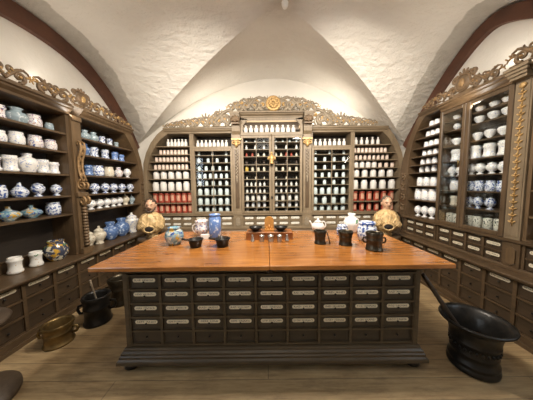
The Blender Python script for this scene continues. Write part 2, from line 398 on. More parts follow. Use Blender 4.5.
# ------------------------------------------------------------------ room shell
XL, XR, YB = -2.97, 2.97, 4.68
BX, BY, BZ = .2, 2.72, 3.9
def room():
    YF = -3.2
    mb = MB().box(XL - .1, XR + .1, YF - .1, YB + .1, -.1, 0); structure(mb.build('floor', 'floor'))
    structure(MB().box(XL - .1, XL, YF, YB, 0, 4.15).build('wall_left', 'plaster'))
    structure(MB().box(XR, XR + .1, YF, YB, 0, 4.15).build('wall_right', 'plaster'))
    structure(MB().box(XL - .1, XR + .1, YB, YB + .1, 0, 4.15).build('wall_back', 'plaster'))
    structure(MB().box(XL - .1, XR + .1, YF - .1, YF, 0, 4.15).build('wall_front', 'plaster'))
    for i, (sx, y0, y1) in enumerate(((-1, -.9, .1), (1, .55, 1.35))):
        X = XL if sx < 0 else XR
        mb = MB().box(X, X - sx * .02, y0, y1, 1.55, 2.85)
        w = structure(mb.build('window_%d' % (i + 1), 'daylight'))
        f = MB()
        for a in (y0 - .06, (y0 + y1) / 2 - .025, y1): f.box(X, X - sx * .05, a, a + .06, 1.49, 2.91)
        for z in (1.49, 2.2, 2.85): f.box(X, X - sx * .045, y0 - .06, y1 + .06, z, z + .06)
        f.build('window_frame', 'brown', w)
    # groin vault: webs ruled between the groins and the wall arches
    N = 44; Zc = 2.5; YR = 1.60
    def groin(k, sx, sy):
        cx = XL if sx < 0 else XR; hy = (YB - BY) if sx < 0 else YR; zc = Zc if sx < 0 else 2.42
        return Vector((BX + (cx - BX) * k, BY + sy * hy * k, BZ - (BZ - zc) * k ** (1.5 if sx < 0 else 1.55)))
    def arch(side, t):
        k = abs(t)
        if side in ('L', 'R'):
            X = XL if side == 'L' else XR
            pk, e, hy, zc = (3.77, 2.3, YB - BY, Zc) if side == 'L' else (3.74, 1.4, YR, 2.42)
            f_ = k ** e if side == 'L' else ((k * k + .02) ** (e / 2) - .02 ** (e / 2)) / (1.02 ** (e / 2) - .02 ** (e / 2))
            return Vector((X, BY + hy * t, pk - (pk - zc) * f_))
        cx = XL if t < 0 else XR; cy = YB if side == 'B' else BY - (YB - BY)
        zc = Zc if t < 0 else 2.42
        return Vector((BX + (cx - BX) * k, cy, 3.97 - (3.97 - zc) * k ** 1.9))
    V = []; Fs = []; rim = []; stain = []
    for mirror in (0, 1):
        for side in 'LRBF':
            o = len(V); K = 26
            for i in range(2 * N + 1):
                t = -1 + i / N; k = abs(t); sg = 1 if t >= 0 else -1
                g = groin(k, -1 if side == 'L' else 1, sg) if side in 'LR' else groin(k, sg, 1 if side == 'B' else -1)
                a = arch(side, t)
                for j in range(K + 1):
                    w = j / K; p = g.lerp(a, w)
                    p.z += .05 * sin(pi * w) * (1 - k)
                    d = (p - a).length
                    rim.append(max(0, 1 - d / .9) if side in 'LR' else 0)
                    stain.append(max(0, 1 - (p - Vector((BX, BY, BZ))).length / .45) * 1.1)
                    if mirror: p.y = 2 * (BY - (YB - BY)) - p.y
                    V.append(tuple(p))
            for i in range(2 * N):
                for j in range(K):
                    q = (o + i * (K + 1) + j, o + (i + 1) * (K + 1) + j, o + (i + 1) * (K + 1) + j + 1, o + i * (K + 1) + j + 1)
                    Fs.append(q)
    me = bpy.data.meshes.new('ceiling'); me.from_pydata(V, [], Fs); me.materials.append(M['vault'])
    for nm, arr in (('rim', rim), ('stain', stain)):
        at = me.attributes.new(nm, 'FLOAT', 'POINT'); at.data.foreach_set('value', arr)
    for p in me.polygons: p.use_smooth = True
    me.update(); c = bpy.data.objects.new('ceiling', me); COL.objects.link(c); structure(c)
    # painted wall arches
    for n, side in enumerate('LR'):
        sx = -1 if side == 'L' else 1; X = XL if sx < 0 else XR
        mb = MB(); T = [-1 + i / 40 for i in range(81)]
        wd = .215 if side == 'L' else .165; vs = []
        for i, t in enumerate(T):
            a = arch(side, t); b0 = arch(side, max(-1, t - .02)); b1 = arch(side, min(1, t + .02))
            tg = (b1 - b0).normalized(); nn = Vector((0, tg.z, -tg.y))
            if nn.z > 0: nn = -nn
            o = a + Vector((0, 0, -.015)); q = o + nn * wd
            vs += [(X, o.y, o.z), (X - sx * .07, o.y, o.z), (X - sx * .07, q.y, q.z), (X, q.y, q.z)]
        fs = [(i * 4 + j, i * 4 + (j + 1) % 4, i * 4 + 4 + (j + 1) % 4, i * 4 + 4 + j) for i in range(80) for j in range(4)] + [(0, 1, 2, 3), (320, 321, 322, 323)]
        mb.add(vs, fs); structure(mb.build('trim_%d' % (n + 1), 'arch'))
    mb = MB().lathe([(0, -.10), (.03, -.095), (.042, -.065), (.045, -.03), (.055, -.01), (.06, .03), (0, .03)], 20)
    tag(mb.build('ceiling_knob', 'white_knob', None, (BX + .06, BY, BZ + .035)), 'white round knob at the crown of the vaulted ceiling', 'ceiling fitting')
room()

# ------------------------------------------------------------------ jars
def lid_prof(*p): return list(p)
P = {
 'cyl': [(0, 0), (.33, 0), (.36, .03), (.36, .74), (.33, .82), (.27, .86), (.29, .90), (.30, .97), (.26, 1), (0, 1)],
 'bottle': [(0, 0), (.24, 0), (.28, .04), (.29, .48), (.25, .66), (.13, .76), (.12, .84), (.17, .87), (.17, .95), (.12, 1), (0, 1)],
 'pot': [(0, 0), (.30, 0), (.33, .04), (.36, .4), (.33, .66), (.28, .72), (.33, .78), (.34, .88), (.24, .94), (.08, .97), (.06, 1), (0, 1)],
 'can': [(0, 0), (.26, 0), (.27, .02), (.27, .80), (.29, .81), (.29, .95), (.26, 1), (0, 1)],
 'alb': [(0, 0), (.31, 0), (.35, .03), (.38, .10), (.37, .17), (.32, .26), (.305, .5), (.32, .70), (.38, .79), (.375, .86), (.31, .91), (.335, 1), (.29, 1), (.27, .93), (0, .91)],
 'urn': [(0, 0), (.25, 0), (.24, .05), (.13, .11), (.12, .17), (.30, .32), (.39, .50), (.37, .68), (.27, .78), (.30, .82), (.27, .88), (.12, .94), (.05, .96), (.06, .99), (0, 1)],
 'globe': [(0, 0), (.22, 0), (.25, .03), (.42, .28), (.45, .48), (.36, .68), (.22, .76), (.21, .84), (.27, .97), (.24, 1), (.19, .94), (0, .9)],
 'squat': [(0, 0), (.40, 0), (.44, .04), (.58, .34), (.60, .48), (.46, .68), (.27, .76), (.26, .88), (.36, .98), (.32, 1), (.22, .92), (0, .9)],
 'onion': [(0, 0), (.28, 0), (.30, .04), (.44, .26), (.42, .44), (.28, .62), (.14, .76), (.09, .88), (.10, .97), (.06, 1), (0, 1)],
 'flat': [(0, 0), (.36, 0), (.36, .08), (.72, .28), (.78, .42), (.66, .58), (.30, .72), (.17, .80), (.15, .93), (.19, .98), (.14, 1), (0, .97)],
 'drum': [(0, 0), (.36, 0), (.42, .05), (.46, .3), (.46, .62), (.40, .78), (.36, .84), (.40, .92), (.38, 1), (.33, 1), (.31, .92), (0, .9)],
 'covered': [(0, 0), (.24, 0), (.24, .05), (.17, .10), (.30, .28), (.40, .45), (.38, .60), (.24, .70), (.28, .73), (.26, .78), (.12, .86), (.05, .90), (.08, .94), (.05, 1), (0, 1)],
 'tallcov': [(0, 0), (.20, 0), (.21, .05), (.16, .12), (.20, .3), (.30, .58), (.30, .66), (.20, .72), (.24, .75), (.22, .8), (.08, .88), (.04, .92), (.06, .97), (0, 1)],
 'ball': [(0, 0), (.30, 0), (.28, .04), (.12, .10), (.10, .18), (.26, .28), (.40, .48), (.42, .62), (.34, .82), (.20, .92), (.08, .97), (0, 1)],
 'bowl': [(0, 0), (.26, 0), (.25, .08), (.20, .14), (.50, .46), (.58, .72), (.58, .80), (.46, .90), (.20, .97), (0, 1)],
 'box': [(0, 0), (.46, 0), (.50, .03), (.50, .90), (.44, .97), (0, 1)],
 'round': [(0, 0), (.30, 0), (.33, .04), (.50, .30), (.54, .52), (.46, .76), (.34, .86), (.33, .93), (.38, 1), (.34, 1), (.28, .92), (0, .9)],
 'vase': [(0, 0), (.24, 0), (.28, .04), (.30, .12), (.42, .40), (.43, .55), (.34, .72), (.20, .80), (.17, .86), (.21, .97), (.18, 1), (.14, .95), (0, .93)],
}
def proto_mesh(kind, mat, n=20):
    if kind == 'can':
        fm = lambda a, z: 1 if (a < .50 and .15 < z < .78) else 0
        pr = [(0, 0), (.26, 0), (.27, .02), (.27, .20), (.27, .62), (.27, .80), (.29, .81), (.29, .95), (.26, 1), (0, 1)]
        return MB().lathe(pr, n, fm=fm).mesh('canister', ['red', 'redlabel'])
    return MB().lathe(P[kind], n).mesh('jar', mat)
CACHE = {}
def jar(kind, mat, loc, h, label, cat, group, rot=0, wide=1.0, name='jar'):
    key = (kind, mat)
    if key not in CACHE:
        o = bpy.data.objects.new(name, proto_mesh(kind, mat)); CACHE[key] = o
    else:
        o = CACHE[key].copy(); o.name = name
        for k in list(o.keys()): del o[k]
    COL.objects.link(o); o.location = loc; o.scale = (h * wide, h * wide, h); o.rotation_euler = (0, 0, rot)
    return tag(o, label, cat, group)
ORD = ['first', 'second', 'third', 'fourth', 'fifth', 'sixth', 'seventh', 'eighth', 'ninth', 'tenth', 'eleventh', 'twelfth']
def jar_row(xs, z, spec, frame, rowname, place, group, reverse=False):
    """xs: positions along the unit; spec: one (kind, mat, h, wide, text, cat) or a list of them; frame(x) -> world point and yaw"""
    n = len(xs)
    for i, x in enumerate(xs):
        k, m, h, w, text, cat = spec[i] if isinstance(spec, list) else spec
        hh = h * random.uniform(.97, 1.03)
        p, yaw = frame(x)
        yaw += random.uniform(-.12, .12)
        where = 'leftmost' if i == 0 and n > 1 else ('rightmost' if i == n - 1 and n > 1 else (ORD[i] + ' from left' if n > 1 else 'alone'))
        jar(k, m, (p[0], p[1], z + .0008), hh, '%s, %s on %s, %s' % (text, where, rowname, place), cat, group, yaw, w,
            {'canister': 'canister', 'bottle': 'bottle', 'bowl': 'bowl', 'vase': 'vase', 'box': 'box', 'pitcher': 'pitcher'}.get(cat, 'jar'))
def lin(a, b, n): return [a + (b - a) * i / (n - 1) + random.uniform(-.006, .006) for i in range(n)] if n > 1 else [a]
def shelfname(i, n): return 'top shelf' if i == 0 else ('bottom shelf' if i == n - 1 else ORD[i] + ' shelf down')

# ------------------------------------------------------------------ the counter in the middle
def counter():
    t = thing('pharmacy_counter', 'long drawer counter with an orange varnished top in the middle of the room', 'counter', (.04, 2.17, 0))
    L = lambda mb: mb
    ox, oy = .04, 2.17
    def put(mb, name, mat):
        for i, p in enumerate(mb.v): mb.v[i] = (p[0] - ox, p[1] - oy, p[2])
        return mb.build(name, mat, t)
    for a, b in ((-1.44, .0205), (.0225, 1.515)):
        o = put(MB().box(a, b, 1.555, 2.78, .912, .95), 'tabletop', 'tabletop')
        bv = o.modifiers.new('edge', 'BEVEL'); bv.width = .006; bv.segments = 2
    x0, x1, y0, y1 = -1.225, 1.297, 1.64, 2.66
    put(MB().mould([(y0 - .005, .865), (y0 - .03, .885), (y0 - .035, .912), (y1 + .03, .912), (y1, .865)], x0 - .02, x1 + .02), 'frieze', 'table_body')
    c = MB().box(x0, x1, y0 + .04, y1, .185, .866)
    W = x1 - x0 - .07; pw = W / 9; zt = .842; ph = .1245
    for i in range(10): c.box(x0 + .035 + pw * i - .011, x0 + .035 + pw * i + .011, y0, y0 + .05, zt - 5 * ph - .01, zt + .012)
    c.box(x0, x0 + .035, y0 - .004, y0 + .05, .185, .866); c.box(x1 - .035, x1, y0 - .004, y0 + .05, .185, .866)
    for i in range(6): c.box(x0 + .02, x1 - .02, y0 - .002, y0 + .05, zt - ph * i - .007, zt - ph * i + .007)
    put(c, 'carcass', 'table_body')
    dm = framed_drawer_mesh(pw - .026, ph - .018, 'drawer_dark'); dmn = framed_drawer_mesh(pw - .026, ph - .018, 'drawer_dark'); kn = knob_mesh(.009)
    k = 0
    for r in range(5):
        for q in range(9):
            d = inst('drawer', dm, t, (x0 + .035 + pw * (q + .5) - ox, y0 + .014 - oy, zt - ph * (r + .5)))
            if r < 4:
                pl = inst('label_plate', plate_mesh(r * 9 + q, .192, .033, 'paper'), d, (0, -.0015, .016)); inst('knob', kn, d, (0, -.003, .002)); k += 1
            else: inst('knob', kn, d, (0, -.0015, .006))
    mb = MB()
    prof = [(-.01, .205), (.014, .200), (.020, .190), (.020, .178), (.036, .166), (.036, .150), (.046, .142), (.046, .124), (.058, .114), (.062, .106), (.062, .080), (.054, .072)]
    vs = []; m = len(prof)
    for d, z in prof: vs += [(x0 - d, y0 - d, z), (x1 + d, y0 - d, z), (x1 + d, y1 + d, z), (x0 - d, y1 + d, z)]
    fs = [(i * 4 + j, i * 4 + (j + 1) % 4, i * 4 + 4 + (j + 1) % 4, i * 4 + 4 + j) for i in range(m - 1) for j in range(4)] + [(0, 1, 2, 3), tuple(range(4 * m - 4, 4 * m))]
    put(mb.add(vs, fs), 'plinth', 'table_body')
    for fx in (x0 + .02, x1 - .02):
        for fy in (y0 + .03, y1 - .03):
            put(MB().lathe([(0, 0), (.045, 0), (.065, .018), (.062, .045), (.04, .06), (.04, .071), (0, .071)], 18, (fx, fy, 0)), 'foot', 'iron')
    put(MB().box(-.004, .047, 1.553, 1.572, .893, .911).box(.012, .03, 1.551, 1.556, .898, .914), 'clasp', 'iron')
counter()

# ------------------------------------------------------------------ wall units. local frame: front at y=0 facing -y, depth +y
def base_chest(label, loc, rot, x0, x1, pitch, xs0, rows, mat_c, mat_d, first):
    t = thing('drawer_chest', label, 'drawer chest', loc, rot)
    D = .44
    c = MB().box(x0, x1, .03, D, .10, .615)
    n = int((x1 - xs0) / pitch + 1e-6); rh = .515 / 3
    c.box(x0, xs0, 0, .04, .10, .615)
    if xs0 + n * pitch < x1 - .01: c.box(xs0 + n * pitch, x1, 0, .04, .10, .615)
    for i in range(n + 1): c.box(max(x0, xs0 + pitch * i - .016), min(x1, xs0 + pitch * i + .016), -.004, .04, .10, .615)
    for r in range(4): c.box(x0, x1, -.002, .04, .10 + rh * r - (0 if r == 0 else .010), .10 + rh * r + (.010 if r < 3 else 0))
    c.build('carcass', mat_c, t)
    MB().box(x0, x1, -.028, D, .035, .10).box(x0, x1, -.05, D, 0, .04).build('plinth', 'brown', t)
    dm = framed_drawer_mesh(pitch - .036, rh - .026, mat_d); kn = knob_mesh(.011)
    for i in range(n):
        for r in range(3):
            d = inst('drawer', dm, t, (xs0 + pitch * (i + .5), .010, .10 + rh * (r + .5)))
            inst('knob', kn, d, (0, 0, -.005))
            if r == 2: inst('label_plate', plate_mesh(first + i, pitch * .66, .032, 'paper'), d, (0, -.0015, .042))
    return t
base_chest('long brown drawer chest along the left wall under the ledge', (-2.51, 0, 0), pi / 2, 1.66, 4.13, .302, 1.68, 3, 'brown', 'drawer_brown', 3)
base_chest('long brown drawer chest along the right wall under the ledge', (2.51, 0, 0), -pi / 2, -4.13, -1.05, .29, -3.98, 3, 'brown', 'drawer_brown', 11)
t = thing('drawer_chest', 'dark drawer chest along the back wall behind the counter', 'drawer chest', (0, 4.14, 0))
MB().box(-2.44, 2.44, 0, .5, 0, .614).build('carcass', 'brown', t)

def worktop(label, pts):
    mb = MB()
    n = len(pts); z = [.615, .63, .648, .66]; off = [.022, .006, 0, .006]
    cx = sum(p[0] for p in pts) / n; cy = sum(p[1] for p in pts) / n
    vs = []
    for zz, o in zip(z, off):
        for x, y in pts: vs.append((x - o * (1 if x > cx else -1), y - o * (1 if y > cy else -1), zz))
    fs = [(i * n + j, i * n + (j + 1) % n, (i + 1) * n + (j + 1) % n, (i + 1) * n + j) for i in range(3) for j in range(n)] + [tuple(range(n))[::-1], tuple(range(3 * n, 4 * n))]
    return tag(mb.add(vs, fs).build('worktop', 'brown'), label, 'ledge')
worktop('dark wooden ledge along the left wall above the drawers', [(-2.95, 1.66), (-2.455, 1.66), (-2.455, 4.66), (-2.95, 4.66)])
worktop('dark wooden ledge along the right wall above the drawers', [(2.455, 1.05), (2.95, 1.05), (2.95, 4.66), (2.455, 4.66)])
worktop('dark wooden ledge along the back wall behind the counter', [(-2.454, 4.06), (2.454, 4.06), (2.454, 4.66), (-2.454, 4.66)])

CORN = lambda z, h, p, d: [(0, z), (-p * .25, z + h * .08), (-p * .3, z + h * .3), (-p * .7, z + h * .55), (-p * .75, z + h * .7), (-p, z + h * .8), (-p, z + h), (d, z + h), (d, z)]
SH_L = [2.30, 2.06, 1.765, 1.485, 1.24]
DEP = .32
def left_frame(x): return ((-2.76, x), pi / 2)
# near unit
t = thing('display_shelves', 'brown open shelf unit at the left edge, nearest to the viewer', 'shelf unit', (-2.62, 0, .661), pi / 2)
Zb = .661
def put(mb, name, mat, t=None, dz=Zb):
    for i, p in enumerate(mb.v): mb.v[i] = (p[0], p[1], p[2] - dz)
    return mb.build(name, mat, t)
A0, A1 = 1.66, 2.729
put(MB().box(A0, A1, DEP - .02, DEP, Zb, 2.56), 'back_panel', 'inside', t)
for a in (A0, A1 - .04): put(MB().box(a, a + .04, 0, DEP - .02, Zb, 2.56), 'side_panel', 'brown_v', t)
for z in SH_L: put(MB().box(A0 + .04, A1 - .04, .008, DEP - .02, z - .022, z), 'shelf', 'brown', t)
put(MB().mould(CORN(2.54, .12, .09, DEP), A0, A1), 'cornice', 'brown', t)
put(MB().box(A0 + .04, A1 - .04, DEP - .08, DEP - .021, Zb, .78), 'rear_rail', 'brown', t)
# far unit with slanting end
t = thing('display_shelves', 'brown open shelf unit with a slanting end in the left back corner', 'shelf unit', (-2.62, 0, .661), pi / 2)
B0, B1 = 2.87, 4.27
inn = [(3.76, 2.575), (3.86, 2.48), (4.02, 2.27), (4.11, 2.07), (4.155, 1.90), (4.165, 1.7), (4.165, .66)]
out = [(3.94, 2.60), (4.0, 2.56), (4.12, 2.36), (4.22, 2.12), (4.265, 1.92), (4.27, 1.7), (4.27, .66)]
def xlim(z):
    for (xa, za), (xb, zb) in zip(inn, inn[1:]):
        if zb <= z <= za: return xa + (xb - xa) * (za - z) / (za - zb)
    return 4.165
put(MB().prism([(B0, Zb), (B1, Zb), (B1, 1.9), (3.95, 2.55), (B0, 2.58)], DEP - .02, DEP), 'back_panel', 'inside', t)
put(MB().box(B0, B0 + .03, 0, DEP - .02, Zb, 2.58), 'side_panel', 'brown_v', t)
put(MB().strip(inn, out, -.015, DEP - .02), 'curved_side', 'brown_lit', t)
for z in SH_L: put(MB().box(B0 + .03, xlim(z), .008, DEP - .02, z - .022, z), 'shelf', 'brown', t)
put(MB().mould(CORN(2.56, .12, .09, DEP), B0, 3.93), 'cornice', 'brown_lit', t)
r_ = MB(); relief(r_, 4.218, .75, 1.72, .09, -.022); put(r_, 'carved_strip', 'carve_brown', t)
# pilaster between them
t = thing('carved_pilaster', 'carved pilaster with gilded volutes between the left shelf units', 'pilaster', (-2.62, 2.80, .661), pi / 2)
mb = MB().box(-.069, .069, -.03, DEP, Zb, 2.56).box(-.08, .08, -.07, -.03, Zb, .74).box(-.08, .08, -.06, -.03, 1.46, 1.52).box(-.069, .069, -.05, -.03, 2.49, 2.55)
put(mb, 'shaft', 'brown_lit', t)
mb = MB()
tw = [(.028 * cos(a * 1.0), -.075 + .0 * a, .76 + .62 * i / 60) for i, a in enumerate([j * .7 for j in range(61)])]
for i in range(15): mb.ell((0, -.058, .78 + i * .043), (.036, .034, .026), 0, 10, 6)
put(mb, 'beaded_column', 'carve_brown', t)
for zc, r, d in ((1.40, .055, 1), (1.62, .075, -1)):
    mb = MB()
    for dx in (-.032, .032):
        sp = spiral((0, zc), r, 1.6, pi / 2, d, 24)
        mb.tube([(dx, -.075 + p[0] * .8, p[2]) for p in sp], [.018 * (1 - .4 * j / 24) for j in range(24)], 6, 0)
    mb.tube([(-.032, -.07, zc), (.032, -.07, zc)], .02, 8); put(mb, 'volute', 'giltdark', t)
mb = MB()
S_ = [(1.68, -.11), (1.76, -.075), (1.86, -.055), (1.98, -.07), (2.06, -.11), (2.13, -.13), (2.2, -.115), (2.22, -.085), (2.19, -.07), (2.16, -.08)]
for dx in (-.03, .03): mb.tube([(dx, y * .8, z) for z, y in S_], [.013, .014, .014, .016, .016, .015, .013, .011, .009, .007], 7)
for z, y in S_[1:6]: mb.ell((0, y * .8 + .008, z), (.03, .015, .04), 0, 8, 5)
mb.tube([(-.03, -.06, 2.2), (.03, -.06, 2.2)], .010, 8); put(mb, 'scroll_bracket', 'giltdark', t)
# crest above the left units
t = thing('carved_crest', 'pierced gilded scroll crest on top of the left wall shelves', 'carved crest', (-2.56, 0, 2.66), pi / 2)
sp = []
for i in range(1, 6): sp.append((1.50 + .225 * i, 2.66, .165 + .008 * i, 1 if i % 2 else -1))
for i, (x, h) in enumerate(((3.12, .20), (3.31, .19), (3.48, .17), (3.63, .145), (3.76, .12), (3.86, .09))): sp.append((x, 2.682, h, -1 if i % 2 else 1))
cg = crest_geo(sp, 0, False); shell(cg, 2.88, 2.684, .26)
body = MB(); gl = MB()
def split(mb, t, dz, m0='carve', m1='gilt'):
    for mi, nm, mat in ((0, 'scrollwork', m0), (1, 'gilded_leaves', m1)):
        q = MB(); keep = [i for i, m in enumerate(mb.m) if m == mi]; used = sorted({j for i in keep for j in mb.f[i]}); mp = {j: k for k, j in enumerate(used)}
        q.v = [(mb.v[j][0], mb.v[j][1], mb.v[j][2] - dz) for j in used]
        for i in keep: q.f.append(tuple(mp[j] for j in mb.f[i])); q.m.append(0); q.s.append(mb.s[i])
        if nm == 'scrollwork': par = q.build(nm, mat, t)
        else: q.build(nm, mat, par)
split(cg, t, 2.66, 'carve_brown', 'gilt')

# left jars
J = 'jar'
GA = 'pottery on the near left shelves'; GB = 'pottery on the far left shelves'
PA = 'near left unit'; PB = 'far left unit'
jar_row([2.13, 2.28, 2.45, 2.615], 2.30, [('alb', 'c_violet', .15, 1, 'violet painted waisted jar', J), ('squat', 'c_teal', .17, .95, 'large bulbous grey teal vase', 'vase'), ('drum', 'c_violet', .15, 1, 'violet and red painted jar', J), ('cyl', 'c_teal', .11, 1.15, 'small grey teal pot', J)], left_frame, 'top shelf', PA, GA)
jar_row([2.11, 2.26, 2.44, 2.61], 2.06, [('drum', 'c_white', .13, 1, 'white painted jar', J), ('drum', 'c_white', .15, 1, 'big white drum jar', J), ('drum', 'c_violet', .15, 1, 'white and violet drum jar', J), ('drum', 'c_violet', .14, 1, 'small violet drum jar', J)], left_frame, 'second shelf down', PA, GA)
jar_row([2.04, 2.18, 2.34, 2.50, 2.625], 1.765, [('alb', 'c_white', .16, 1, 'white waisted jar', J), ('alb', 'c_white', .175, 1, 'tall white waisted jar', J), ('vase', 'c_white', .215, 1, 'white long-necked round vase', 'vase'), ('alb', 'c_white', .165, 1, 'white waisted jar', J), ('alb', 'c_white', .155, 1, 'white waisted jar', J)], left_frame, 'third shelf down', PA, GA)
jar_row([2.06, 2.24, 2.42, 2.63], 1.485, [('drum', 'c_blue', .14, 1, 'blue and white jar', J), ('onion', 'c_blue', .17, 1, 'blue onion-shaped bottle', 'bottle'), ('urn', 'c_blue', .165, 1, 'blue footed jar', J), ('urn', 'c_blue', .15, 1, 'smaller blue footed jar', J)], left_frame, 'fourth shelf down', PA, GA)
jar_row([2.12, 2.33], 1.24, [('flat', 'c_poly', .16, .82, 'flat yellow and blue bottle', 'bottle'), ('flat', 'c_poly', .15, .82, 'smaller flat yellow and blue bottle', 'bottle')], left_frame, 'fifth shelf down', PA, GA)
jar_row([2.13, 2.33], .66, [('alb', 'c_flower', .18, .95, 'white waisted jar with yellow flower', J), ('alb', 'c_flower', .175, .95, 'white waisted jar with pale flower', J)], left_frame, 'ledge', PA, GA)
jar('round', 'c_polydark', (-2.722, 2.53, .6608), .25, 'large dark jar with yellow medallions, on the ledge beside the left pilaster', J, GA, .4, .92)
def pitcher(name, label, loc, h, mat, prof, rot, group=None, spout=True, handle=True, hm=None, lid=None):
    t = thing(name, label, 'pitcher', loc, rot, group)
    n = MB().lathe(P[prof] if isinstance(prof, str) else prof, 24).build('body', mat, t); n.scale = (h, h, h)
    if handle:
        pa = [(.30 * h, 0, .22 * h), (.46 * h, 0, .26 * h), (.58 * h, 0, .45 * h), (.55 * h, 0, .66 * h), (.42 * h, 0, .76 * h), (.26 * h, 0, .74 * h)]
        MB().tube(pa, .045 * h, 8).build('handle', hm or mat, t)
    if spout:
        pa = [(-.28 * h, 0, .38 * h), (-.46 * h, 0, .52 * h), (-.54 * h, 0, .70 * h), (-.62 * h, 0, .82 * h)]
        MB().tube(pa, [.09 * h, .065 * h, .05 * h, .045 * h], 8).build('spout', hm or mat, t)
    if lid: MB().lathe([(0, .0), (.22, .0), (.2, .05), (.06, .1), (.07, .16), (0, .18)], 18, (0, 0, .9 * h), 0, h).build('lid', lid, t)
    return t
pitcher('pitcher', 'small blue and white pitcher on the fifth shelf, beside the left pilaster', (-2.75, 2.565, 1.2408), .16, 'c_blue', 'drum', pi / 2, GA, False)
jar_row([3.12, 3.27, 3.44, 3.60, 3.76], 2.30, [('globe', 'c_teal', .15, 1, 'grey teal round vase', 'vase'), ('globe', 'c_teal', .16, 1, 'larger grey teal vase', 'vase'), ('alb', 'c_blue', .13, 1, 'blue white waisted jar', J), ('alb', 'c_blue', .125, 1, 'blue white waisted jar', J), ('alb', 'c_teal', .10, 1, 'small grey waisted jar', J)], left_frame, 'top shelf', PB, GB)
jar_row([3.09, 3.26, 3.48, 3.70, 3.87], 2.06, [('globe', 'c_deep', .19, .9, 'deep blue round vase', 'vase'), ('alb', 'c_blue', .165, 1, 'blue banded waisted jar', J), ('alb', 'c_blue', .165, 1, 'blue banded waisted jar', J), ('alb', 'c_cobalt', .155, .95, 'bright blue waisted jar', J), ('alb', 'c_cobalt', .13, 1, 'small bright blue jar', J)], left_frame, 'second shelf down', PB, GB)
jar_row([3.14, 3.32, 3.54, 3.77, 4.0], 1.765, [('alb', 'c_deep', .16, 1, 'dark blue waisted jar', J), ('drum', 'c_blue', .17, 1, 'blue landscape drum jar', J), ('drum', 'c_cream', .165, 1, 'cream drum jar', J), ('globe', 'c_violet', .185, .85, 'white two-handled jar', J), ('urn', 'c_white', .19, .95, 'white footed jar', J)], left_frame, 'third shelf down', PB, GB)
jar_row([3.22, 3.43, 3.62, 3.83, 4.06], 1.485, ('urn', 'c_blue', .17, 1.05, 'blue white footed jar', J), left_frame, 'fourth shelf down', PB, GB)
jar_row([3.13, 3.29, 3.44, 3.59, 3.73, 3.90, 4.08], 1.24, [('urn', 'c_white', .165, 1.1, 'white footed jar', J)] * 5 + [('covered', 'c_cream', .205, .9, 'taller cream covered jar', J), ('covered', 'c_teal', .18, .9, 'dark grey covered jar', J)], left_frame, 'fifth shelf down', PB, GB)
jar_row([3.04, 3.24], .66, [('covered', 'c_cream', .28, .85, 'cream covered jar', J), ('covered', 'c_cream', .285, .85, 'cream painted covered jar', J)], left_frame, 'ledge', PB, GB)
jar_row([3.48, 3.755], .66, [('globe', 'c_deep', .32, .88, 'big deep blue vase', 'vase'), ('globe', 'c_deep', .345, .88, 'bigger deep blue vase', 'vase')], left_frame, 'ledge', PB, GB)
jar('tallcov', 'c_white', (-2.74, 4.02, .6608), .41, 'tall white covered jar on the left ledge, in the back corner', J, GB, 0, .95)

# ------------------------------------------------------------------ back wall units (front Y = 4.30)
YF_ = 4.30; DB = .30; BZ0 = .98
def back_frame(dy=.12): return lambda x: ((x, YF_ + dy), 0)
# tier of small labelled drawers
t = thing('drawer_tier', 'tier of two rows of small labelled drawers beneath the back cabinets', 'drawer tier', (.12, 4.27, .661))
c = MB().box(-2.56 - .12, 2.75 - .12, .02, .33, 0, .30)
c.mould([(-.02, .275), (-.035, .29), (-.035, .315), (.33, .315), (.33, .275)], -2.68, 2.63).mould([(-.02, 0), (-.02, .03), (0, .045), (.33, .045), (.33, 0)], -2.68, 2.63)
segs = [(-2.50, -1.60, 4), (-1.55, -.72, 3), (-.50, .74, 5), (.98, 1.80, 3), (1.84, 2.70, 4)]
for a, b, n in segs:
    for i in range(n + 1):
        x = a + (b - a) * i / n - .12; c.box(x - .012, x + .012, 0, .03, .04, .28)
    c.box(a - .12, b - .12, .002, .03, .152, .168)
for x in (-.61, .86): c.box(x - .10 - .12, x + .10 - .12, -.03, .03, .0, .30)
c.build('carcass', 'taupe_h', t)
k = 0
for a, b, n in segs:
    w = (b - a) / n; dm = framed_drawer_mesh(w - .03, .10, 'taupe_h')
    for i in range(n):
        for r in (0, 1):
            d = inst('drawer', dm, t, (a + w * (i + .5) - .12, .012, .100 + .117 * r)); k += 1
            inst('label_plate', plate_mesh(k * 5, w * .72, .042, 'paper_w'), d, (0, -.004, .008)); inst('knob', knob_mesh(.007), d, (0, -.004, -.012))
for x in (-.61, .86):
    mb = MB().prism([(-.045, .09), (0, .06), (.045, .09), (.045, .22), (0, .25), (-.045, .22)], -.042, -.03)
    mb.build('carved_panel', 'carve', t, (x - .12, 0, 0))
    
